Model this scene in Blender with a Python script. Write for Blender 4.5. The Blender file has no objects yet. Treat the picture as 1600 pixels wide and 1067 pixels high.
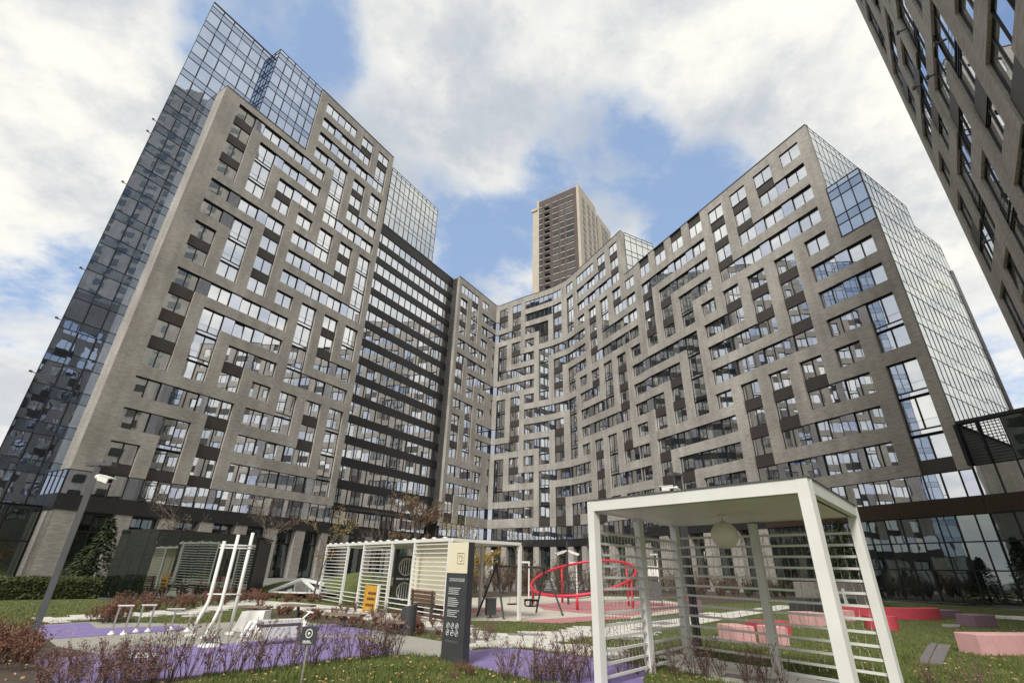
import bpy, math, random
from mathutils import Vector, Matrix

RND = random.Random(11)
rad = math.radians
scene = bpy.context.scene
COL = scene.collection

# ---------------------------------------------------------------- camera
EYE = 1.6
FPX, PITCH, ROLL = 750.0, rad(25.315), rad(1.536)
_c, _s = math.cos(PITCH), math.sin(PITCH)
_fwd = Vector((0, _c, _s)); _up = Vector((0, -_s, _c)); _rt = Vector((1, 0, 0))
_cr, _sr = math.cos(ROLL), math.sin(ROLL)
_camr = _rt * _cr + _up * _sr
_camu = _up * _cr - _rt * _sr
cam_data = bpy.data.cameras.new('camera')
cam_data.sensor_width = 36.0
cam_data.lens = 36.0 * FPX / 1600.0
cam_data.clip_start = 0.1
cam_data.clip_end = 4000
cam = bpy.data.objects.new('camera', cam_data)
COL.objects.link(cam)
M = Matrix((_camr, _camu, -_fwd)).transposed().to_4x4()
M.translation = Vector((0, 0, EYE))
cam.matrix_world = M
scene.camera = cam

def ray(px, py):
    a, b = px - 800.0, py - 533.5
    u = _cr * a + _sr * b
    v = -_sr * a + _cr * b
    return _rt * (u / FPX) + _fwd - _up * (v / FPX)

def G(px, py, z=0.0):
    """ground point (height z) seen at a pixel of the 1600x1067 photograph"""
    r = ray(px, py)
    t = (z - EYE) / r.z
    return Vector((r.x * t, r.y * t, z))

def HT(base, px, py):
    """height at which a pixel's ray passes over a ground point"""
    r = ray(px, py)
    k = (base.x * r.x + base.y * r.y) / (r.x ** 2 + r.y ** 2)
    return EYE + r.z * k

# ---------------------------------------------------------------- world, sun, exposure
SUN_DIR = Vector((-0.254, -0.698, 0.669)).normalized()      # towards the sun
world = bpy.data.worlds.new('World'); scene.world = world
world.use_nodes = True
nt = world.node_tree; nt.nodes.clear()
def wn(t, **kw):
    n = nt.nodes.new(t)
    for k, v in kw.items(): setattr(n, k, v)
    return n
def wmath(op, a, b=None, clamp=False):
    n = wn('ShaderNodeMath', operation=op, use_clamp=clamp)
    for i, x in enumerate((a, b)):
        if x is None: continue
        if isinstance(x, (int, float)): n.inputs[i].default_value = x
        else: nt.links.new(x, n.inputs[i])
    return n.outputs[0]
def wmix(f, a, b):
    n = wn('ShaderNodeMix', data_type='RGBA')
    if isinstance(f, (int, float)): n.inputs[0].default_value = f
    else: nt.links.new(f, n.inputs[0])
    for i, x in ((6, a), (7, b)):
        if isinstance(x, tuple): n.inputs[i].default_value = x + (1,)
        else: nt.links.new(x, n.inputs[i])
    return n.outputs[2]
tc = wn('ShaderNodeTexCoord')
sky = wn('ShaderNodeTexSky', sky_type='NISHITA')
sky.sun_disc = False
sky.sun_elevation = math.asin(SUN_DIR.z)
sky.sun_rotation = math.atan2(SUN_DIR.x, SUN_DIR.y)
sky.air_density = 1.0; sky.dust_density = 0.6
sep = wn('ShaderNodeSeparateXYZ'); nt.links.new(tc.outputs['Generated'], sep.inputs[0])
den = wmath('ADD', wmath('MAXIMUM', sep.outputs[2], 0.0), 0.22)
cx = wmath('DIVIDE', sep.outputs[0], den); cy = wmath('DIVIDE', sep.outputs[1], den)
comb = wn('ShaderNodeCombineXYZ'); nt.links.new(cx, comb.inputs[0]); nt.links.new(cy, comb.inputs[1])
comb.inputs[2].default_value = 3.7
def noise(scale, detail, rough, vec, dist=0.0):
    n = wn('ShaderNodeTexNoise'); n.inputs['Scale'].default_value = scale
    n.inputs['Detail'].default_value = detail; n.inputs['Roughness'].default_value = rough
    n.inputs['Distortion'].default_value = dist
    nt.links.new(vec, n.inputs['Vector']); return n.outputs['Fac']
n1 = noise(1.7, 10, 0.60, comb.outputs[0], 0.15)
n2 = noise(4.2, 8, 0.64, comb.outputs[0], 0.1)
n3 = noise(1.1, 5, 0.5, comb.outputs[0])
# openings in the cloud deck: direction, width, depth
HOLES = [((0.113, 0.671, 0.733), 0.988, 0.20), ((0.332, 0.712, 0.619), 0.988, 0.24), ((0.21, 0.70, 0.68), 0.990, 0.22),
         ((-0.109, 0.758, 0.643), 0.985, 0.10), ((-0.017, 0.83, 0.558), 0.982, 0.22), ((-0.208, 0.747, 0.631), 0.987, 0.13),
         ((-0.289, 0.614, 0.735), 0.989, 0.10), ((0.075, 0.525, 0.848), 0.986, 0.14), ((-0.715, 0.591, 0.374), 0.985, 0.22),
         ((0.716, 0.625, 0.31), 0.990, 0.25), ((-0.398, 0.499, 0.77), 0.985, 0.2)]
hole = None
for d, w, k in HOLES:
    dv = wn('ShaderNodeVectorMath', operation='DOT_PRODUCT')
    nt.links.new(tc.outputs['Generated'], dv.inputs[0]); dv.inputs[1].default_value = Vector(d).normalized()
    mr = wn('ShaderNodeMapRange', interpolation_type='SMOOTHSTEP')
    mr.inputs['From Min'].default_value = w - 0.012; mr.inputs['From Max'].default_value = 1.0
    mr.inputs['To Min'].default_value = 0; mr.inputs['To Max'].default_value = k + 0.075
    nt.links.new(dv.outputs['Value'], mr.inputs['Value'])
    hole = mr.outputs[0] if hole is None else wmath('MAXIMUM', hole, mr.outputs[0])
cov = wmath('ADD', wmath('MULTIPLY', n1, 0.56), wmath('MULTIPLY', n2, 0.44))
cov = wmath('SUBTRACT', cov, hole)
cr1 = wn('ShaderNodeMapRange', interpolation_type='SMOOTHSTEP')
cr1.inputs['From Min'].default_value = 0.14; cr1.inputs['From Max'].default_value = 0.30
nt.links.new(cov, cr1.inputs['Value'])
shade = wn('ShaderNodeMapRange', interpolation_type='SMOOTHSTEP')
shade.inputs['From Min'].default_value = 0.40; shade.inputs['From Max'].default_value = 0.60
nt.links.new(wmath('ADD', wmath('MULTIPLY', n3, 0.6), wmath('MULTIPLY', n2, 0.4)), shade.inputs['Value'])
cloud = wmix(shade.outputs[0], (0.92, 0.895, 0.82), (0.47, 0.51, 0.565))
lowf = wn('ShaderNodeMapRange'); lowf.inputs['From Min'].default_value = 0.0; lowf.inputs['From Max'].default_value = 0.35
nt.links.new(sep.outputs[2], lowf.inputs['Value'])
skys = wn('ShaderNodeVectorMath', operation='SCALE'); nt.links.new(sky.outputs[0], skys.inputs[0]); skys.inputs['Scale'].default_value = 0.115
bluesky = wmix(0.55, skys.outputs[0], (0.40, 0.56, 0.84))
mixed = wmix(cr1.outputs[0], bluesky, cloud)
# thin bright haze low down
mixed = wmix(lowf.outputs[0], wmix(0.65, mixed, (0.80, 0.79, 0.76)), mixed)
bg = wn('ShaderNodeBackground'); bg.inputs['Strength'].default_value = 0.74
nt.links.new(mixed, bg.inputs['Color'])
wo = wn('ShaderNodeOutputWorld'); nt.links.new(bg.outputs[0], wo.inputs['Surface'])

sun_data = bpy.data.lights.new('sun', 'SUN')
sun_data.energy = 2.2; sun_data.angle = rad(18); sun_data.color = (1.0, 0.97, 0.92)
sun = bpy.data.objects.new('sun', sun_data); COL.objects.link(sun)
sun.rotation_euler = (-SUN_DIR).to_track_quat('-Z', 'Y').to_euler()
sun.location = SUN_DIR * 120

vs = scene.view_settings
vs.view_transform = 'Standard'; vs.look = 'None'; vs.exposure = 0.66; vs.gamma = 1.0; vs.use_curve_mapping = False
scene.render.engine = 'CYCLES'
cy_ = scene.cycles
cy_.use_denoising = True
cy_.max_bounces = 6; cy_.glossy_bounces = 4; cy_.diffuse_bounces = 3; cy_.transparent_max_bounces = 8
cy_.sample_clamp_indirect = 6.0

# ---------------------------------------------------------------- materials
MATS = {}
def mat(name, col, rough=0.6, metal=0.0, var=0.12, scale=6.0, bump=0.0, bscale=40.0, col2=None, spec=0.5, coord='Object', stretch=None):
    if name in MATS: return MATS[name]
    m = bpy.data.materials.new(name); m.use_nodes = True
    t = m.node_tree; b = t.nodes['Principled BSDF']
    b.inputs['Roughness'].default_value = rough; b.inputs['Metallic'].default_value = metal
    b.inputs['Specular IOR Level'].default_value = spec
    tcn = t.nodes.new('ShaderNodeTexCoord'); src = tcn.outputs[coord]
    if coord == 'World':
        src = None
    if stretch:
        mp = t.nodes.new('ShaderNodeMapping'); mp.inputs['Scale'].default_value = stretch
        t.links.new(src, mp.inputs['Vector']); src = mp.outputs[0]
    nz = t.nodes.new('ShaderNodeTexNoise'); nz.inputs['Scale'].default_value = scale; nz.inputs['Detail'].default_value = 6
    nz.inputs['Roughness'].default_value = 0.65
    t.links.new(src, nz.inputs['Vector'])
    rp = t.nodes.new('ShaderNodeValToRGB')
    c2 = col2 or tuple(min(1, c * (1 + var)) for c in col)
    c1 = col if col2 else tuple(c * (1 - var) for c in col)
    rp.color_ramp.elements[0].position = 0.32; rp.color_ramp.elements[1].position = 0.68
    rp.color_ramp.elements[0].color = c1 + (1,); rp.color_ramp.elements[1].color = c2 + (1,)
    t.links.new(nz.outputs['Fac'], rp.inputs['Fac']); t.links.new(rp.outputs[0], b.inputs['Base Color'])
    if bump:
        n2_ = t.nodes.new('ShaderNodeTexNoise'); n2_.inputs['Scale'].default_value = bscale; n2_.inputs['Detail'].default_value = 4
        t.links.new(src, n2_.inputs['Vector'])
        bp = t.nodes.new('ShaderNodeBump'); bp.inputs['Strength'].default_value = bump; bp.inputs['Distance'].default_value = 0.02
        t.links.new(n2_.outputs['Fac'], bp.inputs['Height']); t.links.new(bp.outputs[0], b.inputs['Normal'])
    MATS[name] = m
    return m

def brick_mat(name, ca, cb, cc, mortar):
    m = bpy.data.materials.new(name); m.use_nodes = True
    t = m.node_tree; b = t.nodes['Principled BSDF']; b.inputs['Roughness'].default_value = 0.85
    b.inputs['Specular IOR Level'].default_value = 0.25
    L = t.links.new
    tcn = t.nodes.new('ShaderNodeTexCoord')
    br = t.nodes.new('ShaderNodeTexBrick')
    br.inputs['Scale'].default_value = 1.0; br.inputs['Brick Width'].default_value = 0.42; br.inputs['Row Height'].default_value = 0.075
    br.inputs['Mortar Size'].default_value = 0.008; br.inputs['Mortar Smooth'].default_value = 0.3; br.inputs['Bias'].default_value = 0.0
    br.inputs['Color1'].default_value = ca + (1,); br.inputs['Color2'].default_value = cb + (1,); br.inputs['Mortar'].default_value = mortar + (1,)
    L(tcn.outputs['UV'], br.inputs['Vector'])
    mp = t.nodes.new('ShaderNodeMapping'); mp.inputs['Scale'].default_value = (1.3, 7.0, 1.0); L(tcn.outputs['UV'], mp.inputs['Vector'])
    nz = t.nodes.new('ShaderNodeTexNoise'); nz.inputs['Scale'].default_value = 1.0; nz.inputs['Detail'].default_value = 5; nz.inputs['Roughness'].default_value = 0.75
    L(mp.outputs[0], nz.inputs['Vector'])
    rp = t.nodes.new('ShaderNodeValToRGB'); rp.color_ramp.elements[0].position = 0.42; rp.color_ramp.elements[1].position = 0.66
    L(nz.outputs['Fac'], rp.inputs['Fac'])
    mx = t.nodes.new('ShaderNodeMix'); mx.data_type = 'RGBA'; L(rp.outputs[0], mx.inputs[0]); L(br.outputs['Color'], mx.inputs[6]); mx.inputs[7].default_value = cc + (1,)
    big = t.nodes.new('ShaderNodeTexNoise'); big.inputs['Scale'].default_value = 0.22; big.inputs['Detail'].default_value = 3; L(tcn.outputs['UV'], big.inputs['Vector'])
    mr = t.nodes.new('ShaderNodeMapRange'); mr.inputs['From Min'].default_value = 0.3; mr.inputs['From Max'].default_value = 0.7; mr.inputs['To Min'].default_value = 0.80; mr.inputs['To Max'].default_value = 1.14
    L(big.outputs['Fac'], mr.inputs['Value'])
    sc = t.nodes.new('ShaderNodeVectorMath'); sc.operation = 'SCALE'; L(mx.outputs[2], sc.inputs[0]); L(mr.outputs[0], sc.inputs['Scale'])
    mp2 = t.nodes.new('ShaderNodeMapping'); mp2.inputs['Scale'].default_value = (1.1, 0.07, 1.0); L(tcn.outputs['UV'], mp2.inputs['Vector'])
    sn = t.nodes.new('ShaderNodeTexNoise'); sn.inputs['Scale'].default_value = 1.0; sn.inputs['Detail'].default_value = 4; L(mp2.outputs[0], sn.inputs['Vector'])
    m3 = t.nodes.new('ShaderNodeMapRange'); m3.inputs['From Min'].default_value = 0.35; m3.inputs['From Max'].default_value = 0.62; m3.inputs['To Min'].default_value = 0.86; m3.inputs['To Max'].default_value = 1.04
    L(sn.outputs['Fac'], m3.inputs['Value'])
    s2 = t.nodes.new('ShaderNodeVectorMath'); s2.operation = 'SCALE'; L(sc.outputs[0], s2.inputs[0]); L(m3.outputs[0], s2.inputs['Scale'])
    L(s2.outputs[0], b.inputs['Base Color'])
    bp = t.nodes.new('ShaderNodeBump'); bp.inputs['Strength'].default_value = 0.5; bp.inputs['Distance'].default_value = 0.01
    L(br.outputs['Fac'], bp.inputs['Height']); bp.invert = True; L(bp.outputs[0], b.inputs['Normal'])
    MATS[name] = m
    return m
BRICK = brick_mat('grey_brown_long_brick', (0.415, 0.388, 0.350), (0.50, 0.472, 0.430), (0.31, 0.280, 0.245), (0.365, 0.345, 0.312))

def glass_mat(name, interior, refl=0.68, tint=(0.90, 0.94, 1.0), wave=0.05, rough=0.015, blinds=0.0):
    """reflective coated window glass; interior = list of colours seen through it, chosen per pane"""
    m = bpy.data.materials.new(name); m.use_nodes = True
    t = m.node_tree; t.nodes.clear(); L = t.links.new
    out = t.nodes.new('ShaderNodeOutputMaterial')
    oi = t.nodes.new('ShaderNodeObjectInfo'); geo = t.nodes.new('ShaderNodeNewGeometry')
    rp = t.nodes.new('ShaderNodeValToRGB'); rp.color_ramp.interpolation = 'CONSTANT'
    els = rp.color_ramp.elements
    while len(els) < len(interior): els.new(0.5)
    for i, c in enumerate(interior):
        els[i].position = i / len(interior); els[i].color = c + (1,)
    L(oi.outputs['Random'], rp.inputs['Fac'])
    # folds of curtain / blinds: vertical streaks
    tcn = t.nodes.new('ShaderNodeTexCoord'); mp = t.nodes.new('ShaderNodeMapping'); mp.inputs['Scale'].default_value = (9, 0.2, 0.35)
    L(tcn.outputs['Object'], mp.inputs['Vector'])
    nz = t.nodes.new('ShaderNodeTexNoise'); nz.noise_dimensions = '4D'; nz.inputs['Scale'].default_value = 1.0; nz.inputs['Detail'].default_value = 3
    L(mp.outputs[0], nz.inputs['Vector']); 
    mw = t.nodes.new('ShaderNodeMath'); mw.operation = 'MULTIPLY'; mw.inputs[1].default_value = 37.0; L(oi.outputs['Random'], mw.inputs[0]); L(mw.outputs[0], nz.inputs['W'])
    mr = t.nodes.new('ShaderNodeMapRange'); mr.inputs['From Min'].default_value = 0.3; mr.inputs['From Max'].default_value = 0.7; mr.inputs['To Min'].default_value = 0.35; mr.inputs['To Max'].default_value = 1.3
    L(nz.outputs['Fac'], mr.inputs['Value'])
    vm = t.nodes.new('ShaderNodeVectorMath'); vm.operation = 'SCALE'; L(rp.outputs[0], vm.inputs[0]); L(mr.outputs[0], vm.inputs['Scale'])
    def nm_(op, a, b_):
        n_ = t.nodes.new('ShaderNodeMath'); n_.operation = op
        for i_, x_ in enumerate((a, b_)):
            if isinstance(x_, (int, float)): n_.inputs[i_].default_value = x_
            else: L(x_, n_.inputs[i_])
        return n_.outputs[0]
    # a blind pulled part way down behind some panes
    sxyz = t.nodes.new('ShaderNodeSeparateXYZ'); L(tcn.outputs['Object'], sxyz.inputs[0])
    f1_ = nm_('FRACT', nm_('MULTIPLY', oi.outputs['Random'], 71.3), 0.0); f2_ = nm_('FRACT', nm_('MULTIPLY', oi.outputs['Random'], 137.9), 0.0)
    mask = nm_('MULTIPLY', nm_('GREATER_THAN', sxyz.outputs[2], nm_('SUBTRACT', nm_('MULTIPLY', f1_, 2.0), 1.0)), nm_('GREATER_THAN', f2_, 0.62))
    bmx = t.nodes.new('ShaderNodeMix'); bmx.data_type = 'RGBA'; L(nm_('MULTIPLY', mask, blinds), bmx.inputs[0]); L(vm.outputs[0], bmx.inputs[6]); bmx.inputs[7].default_value = (0.42, 0.40, 0.36, 1)
    df = t.nodes.new('ShaderNodeBsdfDiffuse'); L(bmx.outputs[2], df.inputs['Color'])
    gl = t.nodes.new('ShaderNodeBsdfGlossy'); gl.inputs['Color'].default_value = tint + (1,); gl.inputs['Roughness'].default_value = rough
    wz = t.nodes.new('ShaderNodeTexNoise'); wz.noise_dimensions = '4D'; wz.inputs['Scale'].default_value = 0.75; wz.inputs['Detail'].default_value = 1.5
    L(tcn.outputs['Object'], wz.inputs['Vector']); L(mw.outputs[0], wz.inputs['W'])
    bp = t.nodes.new('ShaderNodeBump'); bp.inputs['Strength'].default_value = wave; bp.inputs['Distance'].default_value = 0.12
    L(wz.outputs['Fac'], bp.inputs['Height']); L(bp.outputs[0], gl.inputs['Normal'])
    lw = t.nodes.new('ShaderNodeFresnel'); lw.inputs['IOR'].default_value = 1.5
    ma = t.nodes.new('ShaderNodeMath'); ma.operation = 'MULTIPLY_ADD'; ma.inputs[1].default_value = 1 - refl; ma.inputs[2].default_value = refl; ma.use_clamp = True
    L(lw.outputs[0], ma.inputs[0])
    mx = t.nodes.new('ShaderNodeMixShader'); L(ma.outputs[0], mx.inputs[0]); L(df.outputs[0], mx.inputs[1]); L(gl.outputs[0], mx.inputs[2])
    L(mx.outputs[0], out.inputs['Surface'])
    MATS[name] = m
    return m
GLASS = glass_mat('coated_window_glass', [(0.02, 0.024, 0.028), (0.05, 0.055, 0.06), (0.14, 0.14, 0.13), (0.03, 0.035, 0.04), (0.22, 0.21, 0.19), (0.07, 0.075, 0.075), (0.10, 0.10, 0.09)], 0.80, (0.95, 0.97, 1.0), wave=0.014, blinds=1.0)
GLASS_PIER = glass_mat('flush_window_glass', [(0.03, 0.035, 0.045), (0.02, 0.03, 0.04)], 0.74, (0.84, 0.88, 1.0), 0.02)
GLASS_CW = glass_mat('curtain_wall_glass', [(0.02, 0.025, 0.03), (0.04, 0.045, 0.05), (0.09, 0.09, 0.09), (0.03, 0.035, 0.04)], 0.66, (0.66, 0.77, 0.97), 0.035)
GLASS_SP = glass_mat('spandrel_glass', [(0.02, 0.03, 0.035), (0.03, 0.035, 0.04)], 0.52, (0.60, 0.73, 0.97), 0.03)
GLASS_DK = glass_mat('dark_shopfront_glass', [(0.008, 0.012, 0.012), (0.02, 0.024, 0.022), (0.03, 0.034, 0.03)], 0.22, (0.78, 0.88, 0.88), 0.03)
GLASS_MIRROR = glass_mat('mirror_pavilion_glass', [(0.01, 0.014, 0.012), (0.015, 0.02, 0.018)], 0.30, (0.75, 0.82, 0.78), 0.02)
GLASS_GABLE = glass_mat('gable_glass', [(0.06, 0.07, 0.075), (0.10, 0.11, 0.11), (0.04, 0.05, 0.055)], 0.74, (0.93, 0.96, 0.95), 0.03)
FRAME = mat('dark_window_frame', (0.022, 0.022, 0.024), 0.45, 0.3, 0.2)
PANEL = mat('dark_bronze_panel', (0.062, 0.053, 0.047), 0.55, 0.2, 0.12, 3)
BLACKM = mat('black_band_metal', (0.03, 0.029, 0.029), 0.5, 0.2, 0.2, 3)
BRONZE = mat('bronze_fin', (0.11, 0.075, 0.05), 0.5, 0.3, 0.2)
ROOFM = mat('roof_membrane', (0.12, 0.12, 0.12), 0.9)
COREM = mat('inner_core', (0.05, 0.05, 0.05), 0.9)
WHITEP = mat('cream_white_powder_coat', (0.70, 0.69, 0.645), 0.45, 0, 0.05, 1.6, 0.04, 200, col2=(0.77, 0.765, 0.73))
WHITEE = mat('white_gym_paint', (0.78, 0.77, 0.72), 0.4, 0, 0.05, 3)
DGREY = mat('charcoal_powder_coat', (0.055, 0.056, 0.06), 0.5, 0.1, 0.12, 4)
LGREY = mat('grey_lamp_paint', (0.115, 0.115, 0.12), 0.5, 0.2, 0.1, 4)
STEEL = mat('brushed_steel', (0.55, 0.54, 0.52), 0.35, 0.8, 0.1)
REDM = mat('red_paint', (0.62, 0.025, 0.055), 0.4, 0, 0.08)
PINKC = mat('pink_concrete', (0.60, 0.34, 0.33), 0.8, 0, 0.08, 5, 0.1, 60)
REDC = mat('crimson_concrete', (0.50, 0.06, 0.085), 0.75, 0, 0.1, 5, 0.1, 60)
MAUVEC = mat('mauve_concrete', (0.19, 0.12, 0.16), 0.8, 0, 0.1, 5, 0.1, 60)
SLABC = mat('grey_stone_slab', (0.17, 0.155, 0.15), 0.85, 0, 0.12, 5, 0.15, 60)
WOODM = mat('dark_wood', (0.11, 0.055, 0.035), 0.7, 0, 0.25, 8)
YELLOWM = mat('ochre_panel', (0.55, 0.29, 0.035), 0.55, 0, 0.1)
CREAM = mat('cream_panel', (0.72, 0.66, 0.48), 0.5, 0, 0.04)
TEXTW = mat('sign_print_white', (0.72, 0.72, 0.70), 0.6, 0, 0.03)
GLOBE = mat('opal_globe', (0.70, 0.66, 0.54), 0.35, 0, 0.04, 2)
WIREM = mat('string_light_wire', (0.42, 0.40, 0.33), 0.6, 0, 0.1)

# ---------------------------------------------------------------- mesh helpers
ORG = {}
def org(o):
    while o is not None:
        if o.name in ORG: return ORG[o.name]
        o = o.parent
    return Vector((0, 0, 0))

def thing(name, label, cat, loc=(0, 0, 0), rotz=0.0, group=None, local=False):
    o = bpy.data.objects.new(name, None); COL.objects.link(o)
    o.location = loc; o.rotation_euler = (0, 0, rotz); o.empty_display_size = 0.3
    o['label'] = label; o['category'] = cat
    if group: o['group'] = group
    ORG[o.name] = Vector((0, 0, 0)) if local else Vector(loc)
    return o

def tag(o, label=None, cat=None, group=None, kind=None):
    for k, v in (('label', label), ('category', cat), ('group', group), ('kind', kind)):
        if v: o[k] = v
    return o

class MB:
    def __init__(self): self.v = []; self.f = []
    def quad(self, *pts):
        i = len(self.v); self.v += [tuple(p) for p in pts]; self.f.append(tuple(range(i, i + len(pts)))); return self
    def box(self, x0, y0, z0, x1, y1, z1):
        return self.obox(((x0 + x1) / 2, (y0 + y1) / 2, (z0 + z1) / 2), (x1 - x0, y1 - y0, z1 - z0))
    def obox(self, c, s, rz=0.0, ax=None):
        c = Vector(c)
        if ax is None:
            X = Vector((math.cos(rz), math.sin(rz), 0)); Y = Vector((-math.sin(rz), math.cos(rz), 0)); Z = Vector((0, 0, 1))
        else: X, Y, Z = ax
        i = len(self.v)
        for sz in (-.5, .5):
            for sx, sy in ((-.5, -.5), (.5, -.5), (.5, .5), (-.5, .5)):
                self.v.append(tuple(c + X * (sx * s[0]) + Y * (sy * s[1]) + Z * (sz * s[2])))
        for q in ((3, 2, 1, 0), (4, 5, 6, 7), (0, 1, 5, 4), (1, 2, 6, 5), (2, 3, 7, 6), (3, 0, 4, 7)):
            self.f.append(tuple(i + k for k in q))
        return self
    def bar(self, a, b, w, h=None):
        """square bar from a to b"""
        a, b = Vector(a), Vector(b); d = b - a; L = d.length
        Z = d.normalized(); up = Vector((0, 0, 1)) if abs(Z.z) < .95 else Vector((1, 0, 0))
        X = Z.cross(up).normalized(); Y = X.cross(Z).normalized()
        return self.obox((a + b) / 2, (w, h or w, L), ax=(X, Y, Z))
    def prism(self, poly, z0, z1):
        n = len(poly); i = len(self.v)
        self.v += [(p[0], p[1], z0) for p in poly] + [(p[0], p[1], z1) for p in poly]
        self.f.append(tuple(i + k for k in range(n - 1, -1, -1))); self.f.append(tuple(i + n + k for k in range(n)))
        for k in range(n):
            j = (k + 1) % n; self.f.append((i + k, i + j, i + n + j, i + n + k))
        return self
    def tube(self, pts, r, n=8, cap=True, closed=False):
        pts = [Vector(p) for p in pts]; m = len(pts)
        rs = r if isinstance(r, (list, tuple)) else [r] * m
        i0 = len(self.v); prev = None
        for k, p in enumerate(pts):
            if closed: t = pts[(k + 1) % m] - pts[k - 1]
            elif k == 0: t = pts[1] - p
            elif k == m - 1: t = p - pts[k - 1]
            else: t = pts[k + 1] - pts[k - 1]
            t = t.normalized() if t.length > 1e-9 else Vector((0, 0, 1))
            if prev is None:
                u = Vector((0, 0, 1)) if abs(t.z) < .9 else Vector((1, 0, 0)); X = t.cross(u).normalized()
            else:
                X = prev - t * prev.dot(t); X = X.normalized() if X.length > 1e-6 else t.orthogonal().normalized()
            prev = X; Y = t.cross(X)
            for a in range(n):
                an = 2 * math.pi * a / n
                self.v.append(tuple(p + (X * math.cos(an) + Y * math.sin(an)) * rs[k]))
        for k in range(m if closed else m - 1):
            k2 = (k + 1) % m
            for a in range(n):
                b = (a + 1) % n
                self.f.append((i0 + k * n + a, i0 + k * n + b, i0 + k2 * n + b, i0 + k2 * n + a))
        if cap and not closed:
            self.f.append(tuple(i0 + a for a in range(n - 1, -1, -1)))
            self.f.append(tuple(i0 + (m - 1) * n + a for a in range(n)))
        return self
    def lathe(self, c, prof, n=20):
        """prof: list of (r,z)"""
        c = Vector(c); i0 = len(self.v)
        for r, z in prof:
            for a in range(n):
                an = 2 * math.pi * a / n
                self.v.append((c.x + r * math.cos(an), c.y + r * math.sin(an), c.z + z))
        for k in range(len(prof) - 1):
            for a in range(n):
                b = (a + 1) % n
                self.f.append((i0 + k * n + a, i0 + k * n + b, i0 + (k + 1) * n + b, i0 + (k + 1) * n + a))
        self.f.append(tuple(i0 + a for a in range(n - 1, -1, -1)))
        self.f.append(tuple(i0 + (len(prof) - 1) * n + a for a in range(n)))
        return self
    def mesh(self, name, m, o=Vector((0, 0, 0)), smooth=False, uv=False):
        me = bpy.data.meshes.new(name)
        me.from_pydata([(x - o.x, y - o.y, z - o.z) for x, y, z in self.v], [], self.f)
        if uv:
            ul = me.uv_layers.new(name='UVMap'); k = 0; buf = [0.0] * (2 * len(me.loops))
            for p in me.polygons:
                nx, ny, nz = p.normal
                h = math.hypot(nx, ny)
                for li in p.loop_indices:
                    x, y, z = self.v[me.loops[li].vertex_index]
                    if h > 0.3: u, w = (-ny * x + nx * y) / h, z
                    else: u, w = x, y
                    buf[2 * li] = u; buf[2 * li + 1] = w
            ul.data.foreach_set('uv', buf)
        if smooth: me.polygons.foreach_set('use_smooth', [True] * len(me.polygons))
        me.materials.append(m); me.update()
        return me
    def build(self, name, m, parent=None, smooth=False, uv=False):
        o = bpy.data.objects.new(name, self.mesh(name, m, org(parent), smooth, uv or m is BRICK))
        COL.objects.link(o)
        if parent is not None: o.parent = parent
        return o

def put(me, name, parent, loc, rz=0.0, rot=None):
    """place a shared mesh; loc is absolute unless the parent is a placed piece"""
    o = bpy.data.objects.new(name, me); COL.objects.link(o)
    o.parent = parent
    o.location = Vector(loc) - (org(parent) if parent is not None and parent.type == 'EMPTY' else Vector((0, 0, 0)))
    o.rotation_euler = rot or (0, 0, rz)
    return o

def copy_thing(root, loc, rotz=0.0, label=None, group=None, scale=None):
    r = root.copy(); COL.objects.link(r); r.location = loc; r.rotation_euler = (0, 0, rotz)
    if scale: r.scale = (scale,) * 3
    if label: r['label'] = label
    if group: r['group'] = group
    for ch in root.children:
        c = ch.copy(); COL.objects.link(c); c.parent = r
        for g in ch.children:
            e = g.copy(); COL.objects.link(e); e.parent = c
    return r

# ================================================================ buildings
FL = 3.2; WIN = 1.95; BAYW = 2.46
MESHC = {}
def pane_mesh(w, h, m, th=0.02):
    k = ('pane', round(w, 2), round(h, 2), m.name)
    if k not in MESHC:
        MESHC[k] = MB().box(-w / 2, 0, -h / 2, w / 2, th, h / 2).mesh('pane', m)
    return MESHC[k]
def frame_mesh(w, h, bars, fw=0.06, dp=0.09, mid=0.12):
    k = ('frame', round(w, 2), round(h, 2), tuple(round(b, 2) for b in bars), fw, dp, mid)
    if k not in MESHC:
        b = MB()
        b.box(0, 0, 0, fw, dp, h); b.box(w - fw, 0, 0, w, dp, h)
        b.box(fw, 0, 0, w - fw, dp, fw); b.box(fw, 0, h - fw, w - fw, dp, h)
        for x in bars: b.box(x - mid / 2, 0.003, fw, x + mid / 2, dp - 0.003, h - fw)
        MESHC[k] = b.mesh('window', FRAME)
    return MESHC[k]
def jit(a=0.5):
    return rad(RND.uniform(-a, a))
def add_window(root, p0, p1, z0, z1, depth, npan, m, name='window', fw=0.06, jitter=0.22):
    """framed window from plan point p0 to p1, set back by depth from the wall face"""
    d = (p1 - p0); w = d.length; d = d / w
    inw = Vector((-d.y, d.x)); rz = math.atan2(d.y, d.x)
    h = z1 - z0
    bars = [w * k / npan for k in range(1, npan)]
    o3 = p0 + inw * depth
    win = put(frame_mesh(w, h, bars, fw), name, root, (o3.x, o3.y, z0), rz)
    mid = 0.12; edges = [fw] + [x for b in bars for x in (b - mid / 2, b + mid / 2)] + [w - fw]
    for k in range(npan):
        a, b = edges[2 * k], edges[2 * k + 1]
        put(pane_mesh(b - a + 0.01, h - 2 * fw + 0.01, m), 'pane', win, ((a + b) / 2, 0.045, h / 2), rot=(jit(jitter) + (rad(-5) if RND.random() < .012 else 0), 0, jit(jitter)))
    return win

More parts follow.
